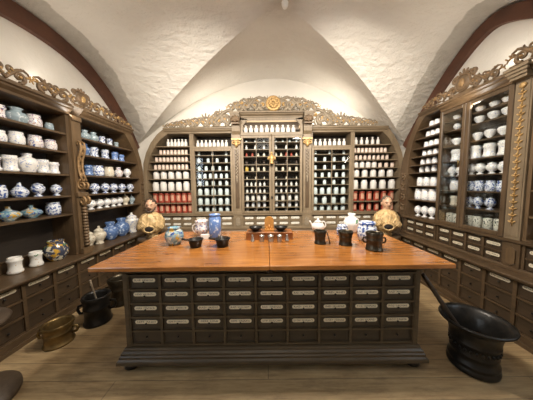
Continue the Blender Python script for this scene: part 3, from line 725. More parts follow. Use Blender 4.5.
def openbay(label, x0, x1, inner, outer, shelves, flip):
    t = thing('shelf_bay', label, 'shelf unit', ((x0 + x1) / 2, YF_, BZ0)); ox = (x0 + x1) / 2
    def pt(mb, name, mat):
        for i, p in enumerate(mb.v): mb.v[i] = (p[0] - ox, p[1], p[2] - BZ0)
        return mb.build(name, mat, t)
    def lim(z):
        for (xa, za), (xb, zb) in zip(inner, inner[1:]):
            if zb <= z <= za: return xa + (xb - xa) * (za - z) / max(1e-6, za - zb)
        return inner[-1][0]
    xs = x1 if not flip else x0           # straight side
    poly = [(xs, BZ0), (xs, 2.70)] + inner
    pt(MB().prism(poly, DB - .02, DB), 'back_panel', 'inside')
    pt(MB().strip(inner, outer, -.02, DB - .02), 'curved_side', 'taupe')
    s0 = xs - .05 if not flip else xs; pt(MB().box(s0, s0 + .05, -.01, DB - .02, BZ0, 2.68), 'side_panel', 'taupe')
    for z in shelves:
        a, b = sorted((lim(z), xs - .05 if not flip else xs + .05)); pt(MB().box(a, b, .005, DB - .02, z - .016, z), 'shelf', 'taupe_h')
    a, b = sorted((inner[-1][0], xs - .05 if not flip else xs + .05)); pt(MB().box(a, b, .0, DB - .02, BZ0, BZ0 + .02), 'bottom_board', 'taupe_h')
    a, b = sorted((outer[0][0], xs)); pt(MB().mould(CORN(2.68, .11, .07, DB), a, b), 'cornice', 'taupe_h')
inL = [(-2.06, 2.68), (-2.20, 2.58), (-2.33, 2.43), (-2.43, 2.25), (-2.50, 2.05), (-2.535, 1.85), (-2.54, 1.6), (-2.54, BZ0)]
ouL = [(-2.13, 2.79), (-2.28, 2.67), (-2.42, 2.50), (-2.53, 2.29), (-2.60, 2.07), (-2.61, 1.85), (-2.61, 1.6), (-2.61, BZ0)]
inR = [(2.46, 2.68), (2.58, 2.55), (2.69, 2.38), (2.77, 2.20), (2.82, 2.02), (2.845, 1.85), (2.85, 1.6), (2.85, BZ0)]
ouR = [(2.54, 2.79), (2.67, 2.64), (2.79, 2.44), (2.87, 2.24), (2.92, 2.04), (2.93, 1.85), (2.93, 1.6), (2.93, BZ0)]
SHB = [2.43, 2.26, 2.11, 1.945, 1.745, 1.485, 1.225]
openbay('taupe open shelves with a curved left edge on the back wall', -2.61, -1.56, inL, ouL, SHB, False)
openbay('taupe open shelves with a curved right edge on the back wall', 1.82, 2.93, inR, ouR, SHB, True)

def glassdoor(t, x0, x1, z0, z1, cols, y=-.03, st=.055, ox=0, oz=0, mat='taupe', hinge=0, bars=()):
    """framed glazed door; child of t; pane and knob under it"""
    mb = MB()
    for a in (x0, x1 - st): mb.box(a - ox, a + st - ox, y, y + .03, z0 - oz, z1 - oz, 0, .006)
    for a in (z0, z1 - st): mb.box(x0 + st - ox, x1 - st - ox, y, y + .03, a - oz, a + st - oz, 0, .006)
    for i in range(1, cols):
        x = x0 + st + (x1 - x0 - 2 * st) * i / cols; mb.box(x - .006 - ox, x + .006 - ox, y + .006, y + .022, z0 + st - oz, z1 - st - oz)
    for z in bars: mb.box(x0 + st - ox, x1 - st - ox, y + .006, y + .022, z - .005 - oz, z + .005 - oz)
    d = mb.build('door', mat, t)
    MB().box(x0 + st - ox, x1 - st - ox, y + .012, y + .016, z0 + st - oz, z1 - st - oz).build('pane', 'glass', d)
    return d
def glasscab(label, x0, x1, topn, shelves, zt):
    t = thing('glass_cabinet', label, 'glass cabinet', ((x0 + x1) / 2, YF_, BZ0)); ox = (x0 + x1) / 2
    def pt(mb, name, mat):
        for i, p in enumerate(mb.v): mb.v[i] = (p[0] - ox, p[1], p[2] - BZ0)
        return mb.build(name, mat, t)
    pt(MB().box(x0, x1, DB - .02, DB, BZ0, 2.68), 'back_panel', 'inside')
    for a in (x0, x1 - .03): pt(MB().box(a, a + .03, 0, DB - .02, BZ0, 2.68), 'side_panel', 'taupe')
    pt(MB().box(x0 + .03, x1 - .03, -.03, DB - .02, 2.37, 2.41), 'shelf', 'taupe_h')
    for z in shelves: pt(MB().box(x0 + .03, x1 - .03, .005, DB - .02, z - .012, z), 'shelf', 'taupe_h')
    pt(MB().box(x0 + .03, x1 - .03, 0, DB - .02, BZ0, BZ0 + .018), 'bottom_board', 'taupe_h')
    pt(MB().mould(CORN(2.68, .11, .07, DB), x0, x1), 'cornice', 'taupe_h')
    glassdoor(t, x0, x1, BZ0, 2.37, 2, ox=ox, oz=BZ0)
SG = [2.235, 2.08, 1.91, 1.745, 1.59, 1.38, 1.17]
glasscab('taupe glass cabinet left of the tall central cabinet', -1.56, -.70, 8, SG, 2.37)
glasscab('taupe glass cabinet right of the tall central cabinet', .96, 1.82, 7, SG, 2.37)

# tall central cabinet
x0, x1 = -.53, .77; ox = .12
t = thing('central_cabinet', 'tall central two-door glass cabinet with raised cornice on the back wall', 'glass cabinet', (ox, YF_, BZ0))
def pt(mb, name, mat):
    for i, p in enumerate(mb.v): mb.v[i] = (p[0] - ox, p[1], p[2] - BZ0)
    return mb.build(name, mat, t)
pt(MB().box(x0, x1, DB - .02, DB, BZ0, 2.99), 'back_panel', 'inside')
for a in (x0, x1 - .03): pt(MB().box(a, a + .03, 0, DB - .02, BZ0, 2.99), 'side_panel', 'taupe')
SC = [2.50, 2.35, 2.20, 2.03, 1.89, 1.72, 1.57, 1.42, 1.25, 1.11]
for z in SC: pt(MB().box(x0 + .03, x1 - .03, .005, DB - .02, z - .012, z), 'shelf', 'taupe_h')
pt(MB().box(x0 + .03, x1 - .03, 0, DB - .02, BZ0, BZ0 + .018), 'bottom_board', 'taupe_h')
pt(MB().box(x0, x1, -.04, DB - .02, 2.63, 2.69), 'rail', 'taupe_h')
mb = MB().prism([(x0, 2.69), (x0 + .05, 2.69), (x0 + .05, 2.83), (x0 + .15, 2.96), (x0, 2.99)], -.03, .02).prism([(x1, 2.69), (x1 - .05, 2.69), (x1 - .05, 2.83), (x1 - .15, 2.96), (x1, 2.99)], -.03, .02).box(x0, x1, -.03, .02, 2.945, 2.99)
pt(mb, 'shaped_opening', 'taupe')
pt(MB().mould(CORN(2.99, .10, .11, DB), x0, x1), 'cornice', 'taupe_h')
gd = glassdoor(t, x0, .118, BZ0, 2.63, 2, ox=ox, oz=BZ0); glassdoor(t, .122, x1, BZ0, 2.63, 2, ox=ox, oz=BZ0)
for z in (1.3, 2.0): MB().box(.10 - ox, .14 - ox, -.04, -.03, z - BZ0, z - BZ0 + .05).build('lock_plate', 'iron', t)
# gilded figure hung on the meeting stile
f = thing('gilded_figurine', 'small gilded winged figurine hanging in front of the central cabinet doors', 'figurine', (.115, 4.20, 2.03))
MB().lathe([(0, 0), (.05, 0), (.045, .02), (.03, .04), (.055, .09), (.05, .13), (.035, .17), (.02, .19), (0, .195)], 14).build('body', 'gilt', f)
MB().ell((0, -.005, .215), (.027, .027, .032), 0, 12, 8).ell((0, -.032, .212), (.005, .007, .006), 0, 6, 4).build('head', 'gilt', f)
for d in (-1, 1): MB().tube([(d * .03, 0, .15), (d * .07, -.02, .12), (d * .075, -.035, .08)], [.02, .018, .012], 8).build('arm', 'gilt', f)
tag(MB().tube([(.115, 4.20, 2.265), (.115, 4.20, 2.62)], .004, 6).ell((.115, 4.20, 2.622), (.012, .02, .012)).build('hanging_chain', 'brass'), 'thin brass chain holding the gilded figurine on the central cabinet', 'chain')
# pilasters
for x, lab in ((-.615, 'left'), (.865, 'right')):
    t2 = thing('carved_pilaster', 'taupe pilaster with carved drop and gilt capital, %s of the central cabinet' % lab, 'pilaster', (x, YF_, BZ0))
    mb = MB().box(-.082, .082, -.05, DB, 0, 2.75 - BZ0).box(-.10, .10, -.07, -.05, 0, .05)
    mb.mould([(-.05, 1.66), (-.10, 1.72), (-.11, 1.79), (.2, 1.79), (.2, 1.66)], -.083, .083)
    sg = -1 if lab == 'left' else 1
    for i in range(6): mb.box(-sg * .083, sg * (.083 + .006 * i), -.11 - .012 * i, DB, 1.82 + .045 * i, 1.865 + .045 * i)
    mb.box(-.083, .083, -.10, DB, 1.79, 1.82)
    mb.build('shaft', 'taupe', t2)
    mb = MB().box(-.04, .04, -.056, -.05, .12, 1.36)
    mb.build('sunk_panel', 'brown_v', t2)
    mb = MB()
    for i in range(17): leaf(mb, 0, .82 + i * .034, -pi / 2 + (.5 if i % 2 else -.5), .05, .026, 0, -.064, .01); 
    for i in range(12): mb.ell((0, -.062, .80 - .012 * i), (.02 - .001 * i, .012, .012))
    mb.build('carved_drop', 'carve', t2)
    mb = MB()
    for d in (-1, 1):
        sp = spiral((d * .055, 1.50), .05, 1.4, pi / 2, d, 18); mb.tube([(p[0], -.085, p[2]) for p in sp], [.016 * (1 - .4 * j / 18) for j in range(18)], 6)
    mb.box(-.10, .10, -.085, -.05, 1.55, 1.58).ell((0, -.08, 1.46), (.04, .03, .06))
    mb.build('capital', 'gilt', t2)
    mb = MB()
    for d in (-1, 1):
        sp = spiral((d * .045, 1.94), .045, 1.4, -pi / 2, d, 18); mb.tube([(p[0], -.185, p[2]) for p in sp], [.014 * (1 - .4 * j / 18) for j in range(18)], 6)
    for a in range(7): leaf(mb, 0, 1.90, radians(15 + 25 * a), .13 - .01 * abs(a - 3), .035, 0, -.19, .016)
    mb.ell((0, -.19, 1.90), (.03, .03, .03)).box(-.075, .075, -.19, -.11, 1.845, 1.87)
    mb.build('capital_carving', 'carve_brown', t2)
# crest above the back cabinets
t = thing('carved_crest', 'wide pierced gilded crest rising over the back wall cabinets', 'carved crest', (.12, 4.27, 2.79))
sp = []
def both(dx, zb, h, d):
    sp.append((.16 - dx, zb, h, -d))
    if dx < 2.1: sp.append((.16 + dx, zb, h, d))
for dx, zb, h, d in ((.21, 3.09, .35, 1), (.38, 3.09, .34, -1), (.54, 3.09, .31, 1), (.70, 3.09, .26, -1), (.84, 3.092, .20, 1), (1.01, 2.79, .40, -1), (1.13, 2.79, .32, 1), (1.23, 2.79, .27, -1), (1.32, 2.79, .24, 1), (1.45, 2.79, .25, -1), (1.58, 2.79, .23, 1), (1.71, 2.79, .21, -1), (1.84, 2.79, .19, 1), (1.96, 2.79, .165, -1), (2.07, 2.79, .14, 1), (2.17, 2.79, .11, -1), (2.25, 2.79, .085, 1)): both(dx, zb, h, d)
cg = crest_geo(sp)
for d in (-1, 1):
    for q in range(3): leaf(cg, .16 + d * 1.40 + (q - 1) * .035, 2.98 + .015 * (1 - abs(q - 1)), pi / 2 - (q - 1) * .5, .10, .035, 0)
# round medallion in the centre
cg.lathe([(0, 0), (.10, .0), (.13, .012), (.15, .0), (.16, -.015)], 20, (0, 0, 0), 1)
k = len(cg.v) - (1 + 20 * 4)
for i in range(k, len(cg.v)): x, y, z = cg.v[i]; cg.v[i] = (.16 + x, -.03 - z, 3.265 + y)
for i in range(10): a = 2 * pi * i / 10; leaf(cg, .16 + .02 * cos(a), 3.265 + .02 * sin(a), a, .09, .05, 1, -.045, .012)
cg.mould([(-.02, 3.0915), (-.02, 3.105), (.02, 3.105), (.02, 3.09)], -.56, .88)
for i, p in enumerate(cg.v): cg.v[i] = (p[0] - .12, p[1], p[2])
split(cg, t, 2.79, 'carve', 'gilt')
# curved cornice wings carrying the crest down from the centre
for d, lab in ((-1, 'left'), (1, 'right')):
    pass

# back jars
def X_(px): return (px - 268.0) * .0217
GL = 'jars on the left open back shelves'; GR = 'jars on the right open back shelves'
PL = 'back left open shelves'; PR = 'back right open shelves'
wb = ('bottle', 'c_plain', .165, .72, 'white bottle', 'bottle')
sm = ('pot', 'c_pink', .115, .82, 'small warm white pot', J)
bg = ('cyl', 'c_plain', .165, 1.05, 'white jar', J); bg2 = ('cyl', 'c_plain', .195, .95, 'tall white jar', J)
rd = ('can', 'red', .215, 1.0, 'red canister with pale label', 'canister')
def row(i, z, a, b, n, spec, place, grp, tot): jar_row([X_(p) for p in lin(a, b, n)], z, spec, back_frame(), shelfname(i, tot), place, grp)
row(0, 2.43, 170.5, 188, 6, wb, PL, GL, 8); row(1, 2.26, 162.5, 188, 8, sm, PL, GL, 8); row(2, 2.11, 158, 188, 9, sm, PL, GL, 8)
row(3, 1.945, 156.5, 188, 9, sm, PL, GL, 8); row(4, 1.745, 157, 187, 5, bg, PL, GL, 8); row(5, 1.485, 156, 187, 5, bg2, PL, GL, 8)
row(6, 1.225, 155.5, 190.5, 7, rd, PL, GL, 8); row(7, 1.0, 155.5, 190.5, 7, ('can', 'red', .20, 1.05, 'red canister with pale label', 'canister'), PL, GL, 8)
row(0, 2.43, 358, 380, 5, wb, PR, GR, 8); row(1, 2.26, 357, 387.5, 9, sm, PR, GR, 8); row(2, 2.11, 358.5, 389.5, 8, sm, PR, GR, 8)
row(3, 1.945, 358.5, 395, 7, [('cyl', 'c_plain', .138, 1, 'white jar', J)] * 4 + [('pot', 'c_pink', .11, 1, 'small warm white pot', J)] * 3, PR, GR, 8)
row(4, 1.745, 359, 393, 5, bg, PR, GR, 8); row(5, 1.485, 358, 395, 5, bg2, PR, GR, 8)
row(6, 1.225, 357.8, 394.5, 6, rd, PR, GR, 8); row(7, 1.0, 357.8, 395, 6, ('can', 'red', .18, 1.0, 'red canister with pale label', 'canister'), PR, GR, 8)
GLG = 'jars in the left back glass cabinet'; GRG = 'jars in the right back glass cabinet'; GC = 'jars in the tall central cabinet'
gj = lambda h, w=1.0: ('pot', 'c_greyblue', h, w, 'pale grey-blue pot', J)
gc = lambda h, w=1.0: ('cyl', 'c_greyblue', h, w, 'pale grey-blue jar', J)
for side, place, grp, a, b, topn, counts in ((-1, 'back left glass cabinet', GLG, 200.6, 228, 8, (3, 4, 5, 6, 5, 5, 5, 5)), (1, 'back right glass cabinet', GRG, 317.5, 346, 7, (3, 4, 4, 5, 4, 5, 4, 5))):
    tp = (200, 228.5) if side < 0 else (317.5, 346)
    jar_row([X_(p) for p in lin(*tp, topn)], 2.41, ('bottle', 'c_plain', .16, .8, 'white bottle', 'bottle'), back_frame(), 'open top shelf', place, grp)
    for i, (z, n) in enumerate(zip(SG + [BZ0 + .018], counts)):
        sp_ = (gj(.09, .9), gj(.105, .9), gj(.105, .9), gj(.11, .9), gj(.11, .95), gc(.145, .95), gc(.15, .95), gc(.125))[i]
        jar_row([X_(p) for p in lin(a, b, n)], z, sp_, back_frame(), ORD[i] + ' glazed shelf down', place, grp)
jar_row([X_(p) for p in lin(248, 295.5, 10)], 2.69, ('bottle', 'c_plain', .185, .85, 'white bottle', 'bottle'), back_frame(), 'open top shelf', 'tall central cabinet', GC)
cc = [(3, 4), (3, 3), (4, 5), (3, 3), (4, 4), (3, 3), (5, 5), (5, 5), (4, 4), (4, 4), (3, 3)]
cs = [('pot', 'c_greyblue', .06, 1.1, 'tiny pale pot', J), ('bottle', 'c_plain', .10, .9, 'white bottle', 'bottle'), ('bottle', 'c_cream', .085, 1.1, 'small cream bottle', 'bottle'), ('bottle', 'darkglass', .09, 1, 'small dark bottle', 'bottle'),
      ('cyl', 'c_cream', .10, .8, 'narrow cream jar', J), ('bottle', 'c_cream', .055, 1, 'tiny cream bottle', 'bottle'), ('bottle', 'c_plain', .09, .95, 'white bottle', 'bottle'), ('bottle', 'c_plain', .09, .95, 'white bottle', 'bottle'),
      ('cyl', 'c_plain', .125, .85, 'white jar', J), ('cyl', 'c_white', .105, .85, 'white painted jar', J), ('bowl', 'c_plain', .07, .9, 'white covered bowl', 'bowl')]
for i, (z, (nl, nr)) in enumerate(zip(SC + [BZ0 + .018], cc)):
    for nm, a, b, n in (('left door', 248.5, 266, nl), ('right door', 278, 298.5, nr)):
        spx = [cs[i]] * n
        if i == 2: spx = [(('bottle', 'red', .085, 1.1, 'small red bottle', 'bottle') if (q in (0, 1) and nm[0] == 'l') or (q in (2, 3) and nm[0] == 'r') else cs[i]) for q in range(n)]
        if i == 4 and nm[0] == 'l': spx[0] = ('cyl', 'capsule', .11, 1, 'ochre jar', J)
        jar_row([X_(p) for p in lin(a, b, n)], z, spx, back_frame(), ORD[i] + ' shelf', 'central cabinet ' + nm, GC)

# ------------------------------------------------------------------ right wall units (front X = 2.60, local x = -Y)
def right_frame(x): return ((2.71, x), -pi / 2)
RZ = 1.002
# drawer tier
t = thing('drawer_tier', 'tier of two rows of small labelled drawers beneath the right wall cabinets', 'drawer tier', (2.60, 2.5, .661), -pi / 2)
c = MB().box(-1.30, 1.30, .02, .33, 0, .32).mould([(-.005, .29), (-.03, .31), (-.03, .34), (.33, .34), (.33, .29)], -1.30, 1.30).mould([(-.02, 0), (-.02, .03), (0, .045), (.33, .045), (.33, 0)], -1.30, 1.30)
segs = [(-1.19, -.55, 3), (-.50, .35, 4), (.52, 1.28, 3)]
for a, b, n in segs:
    for i in range(n + 1): x = a + (b - a) * i / n; c.box(x - .012, x + .012, 0, .03, .04, .30)
    c.box(a, b, .002, .03, .16, .176)
c.box(.365, .505, -.015, .03, 0, .30)
c.build('carcass', 'brown', t)
k = 0
for a, b, n in segs:
    w = (b - a) / n; dm = framed_drawer_mesh(w - .03, .105, 'drawer_brown')
    for i in range(n):
        for r in (0, 1):
            d = inst('drawer', dm, t, (a + w * (i + .5), .012, .103 + .125 * r)); k += 1
            inst('label_plate', plate_mesh(k * 7, w * .66, .034, 'paper'), d, (0, -.004, .012)); inst('knob', knob_mesh(.008), d, (0, -.004, -.012))
MB().prism([(-.04, .09), (0, .06), (.04, .09), (.04, .23), (0, .26), (-.04, .23)], -.028, -.015).build('carved_panel', 'brown_lit', t, (.435, 0, 0))
def putr(mb, name, mat, t, x0):
    for i, p in enumerate(mb.v): mb.v[i] = (p[0] - x0, p[1], p[2] - RZ)
    return mb.build(name, mat, t)
# open bay next to the back corner
SO = [2.50, 2.35, 2.19, 2.05, 1.91, 1.78, 1.55, 1.31]
t = thing('shelf_bay', 'narrow brown open shelves with curved edge in the right back corner', 'shelf unit', (2.60, 3.4, RZ), -pi / 2)
inn = [(-3.33, 2.68), (-3.42, 2.60), (-3.53, 2.44), (-3.61, 2.25), (-3.66, 2.05), (-3.68, 1.85), (-3.68, RZ)]
out = [(-3.45, 2.73), (-3.54, 2.62), (-3.65, 2.44), (-3.75, 2.25), (-3.83, 2.05), (-3.88, 1.85), (-3.88, RZ)]
def liml(z):
    for (xa, za), (xb, zb) in zip(inn, inn[1:]):
        if zb <= z <= za: return xa + (xb - xa) * (za - z) / (za - zb)
    return -3.68
putr(MB().prism([(-3.032, RZ), (-3.032, 2.68)] + inn, DEP - .02, DEP), 'back_panel', 'inside', t, -3.4)
putr(MB().strip(inn, out, -.015, DEP - .02), 'curved_side', 'brown_v', t, -3.4)
putr(MB().box(-3.052, -3.032, 0, DEP - .02, RZ, 2.68), 'side_panel', 'brown_v', t, -3.4)
for z in SO: putr(MB().box(liml(z), -3.052, .006, DEP - .02, z - .015, z), 'shelf', 'brown', t, -3.4)
putr(MB().box(-3.68, -3.052, 0, DEP - .02, RZ, RZ + .018), 'bottom_board', 'brown', t, -3.4)
putr(MB().mould(CORN(2.68, .08, .05, DEP), -3.45, -3.032), 'cornice', 'brown', t, -3.4)
r_ = MB(); relief(r_, -3.78, RZ + .06, 1.82, .15, -.022); putr(r_, 'carved_strip', 'carve_brown', t, -3.4)
# plain panel closing the corner
t = thing('corner_panel', 'dark panel closing the corner between right wall shelves and back shelves', 'panel', (2.775, 4.09, .661), math.atan2(.38, .22))
MB().box(-.20, .20, -.01, .01, 0, 1.35).build('board', 'brown_v', t)
# glass cabinet
t = thing('glass_cabinet', 'dark wooden glass cabinet with two doors on the right wall', 'glass cabinet', (2.60, 2.66, RZ), -pi / 2)
g0, g1 = -3.03, -2.145
putr(MB().box(g0, g1, DEP - .02, DEP, RZ, 2.64), 'back_panel', 'inside', t, -2.66)
for a in (g0, g1 - .03): putr(MB().box(a, a + .03, 0, DEP - .02, RZ, 2.64), 'side_panel', 'brown_v', t, -2.66)
SR = [2.47, 2.33, 2.12, 1.90, 1.70, 1.49, 1.27]
for z in SR: putr(MB().box(g0 + .03, g1 - .03, .012, DEP - .02, z - .014, z), 'shelf', 'brown', t, -2.66)
putr(MB().box(g0 + .03, g1 - .03, 0, DEP - .02, RZ, RZ + .018), 'bottom_board', 'brown', t, -2.66)
putr(MB().mould(CORN(2.62, .11, .09, DEP), g0, g1), 'cornice', 'brown_lit', t, -2.66)
glassdoor(t, g0, -2.648, RZ, 2.62, 1, ox=-2.66, oz=RZ, mat='brown_v', st=.045)
d = glassdoor(t, -2.642, g1, RZ, 2.62, 1, ox=-2.66, oz=RZ, mat='brown_v', st=.05)
MB().tube([(-.03, -.045, .8), (-.03, -.045, .9)], .008, 8).build('handle', 'brass', d)
# pilaster with gilded garland
t = thing('carved_pilaster', 'tall grey-brown pilaster with a gilded leaf garland on the right wall', 'pilaster', (2.60, 2.072, RZ), -pi / 2)
mb = MB().box(-.07, .07, -.02, DEP, 0, 1.62).box(-.055, .055, -.026, 0, .03, 1.60)
mb.box(-.07, .07, -.09, DEP, 1.62, 1.73)
for i in range(3): w = .078 + .012 * i; mb.box(-w, w, -.105 - .012 * i, -.095, 1.65 + .03 * i, 1.68 + .03 * i)
mb.build('shaft', 'taupe', t)
mb = MB()
for i in range(21):
    z = .17 + i * .0685
    for d_ in (-1, 1):
        leaf(mb, 0, z, pi / 2 - d_ * .95, .042, .018, 0, -.032, .010)
    mb.ell((0, -.034, z + .03), (.010, .012, .015))
mb.ell((0, -.034, 1.56), (.03, .014, .03)); mb.tube([(0, -.028, .14), (0, -.028, 1.56)], .006, 6)
mb.build('gilded_garland', 'gilt', t)
# shelves at the right edge of the picture
t = thing('display_shelves', 'brown open shelf unit at the right edge, nearest to the viewer', 'shelf unit', (2.60, 1.75, RZ), -pi / 2)
e0, e1 = -1.998, -1.45
putr(MB().box(e0, e1, DEP - .02, DEP, RZ, 2.64), 'back_panel', 'brown', t, -1.75)
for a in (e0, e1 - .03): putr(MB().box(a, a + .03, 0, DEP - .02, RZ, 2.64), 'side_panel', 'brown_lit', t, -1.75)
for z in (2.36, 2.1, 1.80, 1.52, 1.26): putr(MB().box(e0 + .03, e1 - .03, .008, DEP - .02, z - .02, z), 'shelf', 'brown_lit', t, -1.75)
putr(MB().box(e0 + .03, e1 - .03, 0, DEP - .02, RZ, RZ + .018), 'bottom_board', 'brown', t, -1.75)
putr(MB().mould(CORN(2.62, .108, .09, DEP), e0, e1), 'cornice', 'brown', t, -1.75)
# crest
t = thing('carved_crest', 'pierced brown and gilt scroll crest above the right wall cabinets', 'carved crest', (2.545, 2.5, 2.73), -pi / 2)
sp = []
for x, h, d in ((-3.27, .10, -1), (-3.16, .13, 1), (-3.02, .155, -1), (-2.86, .17, 1), (-2.49, .175, -1), (-2.325, .16, 1)): sp.append((x, 2.735 if x > -3.0 else 2.762, h, d))
for x, h, d in ((-2.08, .19, -1), (-1.88, .20, 1), (-1.68, .20, -1)): sp.append((x, 2.765, h, d))
cg = crest_geo(sp, 0, False); shell(cg, -2.67, 2.735, .31)
for i, p in enumerate(cg.v): cg.v[i] = (p[0] + 2.5, p[1], p[2])
split(cg, t, 2.73, 'carve_brown', 'giltdark')
# right jars (xs are world Y, left in the photo = larger Y)
GO = 'jars on the right wall open shelves'; GG = 'jars in the right wall glass cabinet'
PO = 'right wall open bay'; 
pj = ('drum', 'c_white', .10, .82, 'white jar', J)
for i, (z, ys) in enumerate(zip(SO + [RZ + .018], [(3.34, 3.24), (3.40, 3.31, 3.22), (3.43, 3.33, 3.23), (3.46, 3.35, 3.24), (3.49, 3.37, 3.25), (3.51, 3.38, 3.25), (3.53, 3.39, 3.25), (3.55, 3.40, 3.25), (3.55, 3.40, 3.25)])):
    s_ = pj if i < 6 else (('cyl', 'c_white', .145, .95, 'white jar', J) if i == 6 else (('drum', 'c_white', .185, .74, 'big white jar', J) if i == 7 else ('ball', 'c_white', .19, .74, 'white footed round jar', J)))
    jar_row(ys, z, s_, right_frame, shelfname(i, 9), PO, GO)
bw = lambda h, w=1: ('bowl', 'c_white', h, w, 'white covered bowl', 'bowl')
um = lambda h, w=1, m='c_white', tx='white footed jar': ('urn', m, h, w, tx, J)
rows = [(bw(.085, .9), (2.91,), bw(.09, .95), (2.60, 2.44, 2.31)), (um(.115), (2.90,), bw(.115, .85), (2.60, 2.44, 2.30)), (bw(.115, .9), (2.89,), bw(.12, .75), (2.61, 2.47, 2.33)),
        (('alb', 'c_white', .17, 1.1, 'white waisted jar', J), (2.88,), ('alb', 'c_white', .165, 1.0, 'big white jar', J), (2.62, 2.46, 2.30)), (um(.135, .95), (2.94, 2.82), um(.145, .95), (2.66, 2.55, 2.42, 2.30)),
        (('drum', 'c_white', .14, 1, 'white drum jar', J), (2.87,), ('drum', 'c_blue', .13, .85, 'blue white drum jar', J), (2.66, 2.55, 2.42, 2.30)), (('alb', 'c_cream', .14, 1, 'cream waisted jar', J), (2.87,), um(.155, .9, 'c_blue', 'blue white footed jar'), (2.66, 2.55, 2.41)),
        (('box', 'c_lace', .14, .62, 'pale box with dark flower', 'box'), (2.93, 2.82), ('box', 'c_lace', .15, .62, 'pale box with dark flower', 'box'), (2.65, 2.54, 2.42, 2.30))]
for i, (z, (a, ya, b, yb)) in enumerate(zip(SR + [RZ + .018], rows)):
    jar_row(ya, z, a, right_frame, shelfname(i, 8), 'narrow right wall glass door', GG)
    jar_row(yb, z, b, right_frame, shelfname(i, 8), 'wide right wall glass door', GG)
pitcher('pitcher', 'white pitcher on the bottom shelf at the right edge of the room', (2.70, 1.86, RZ + .019), .16, 'c_plain', 'globe', pi, None, True)

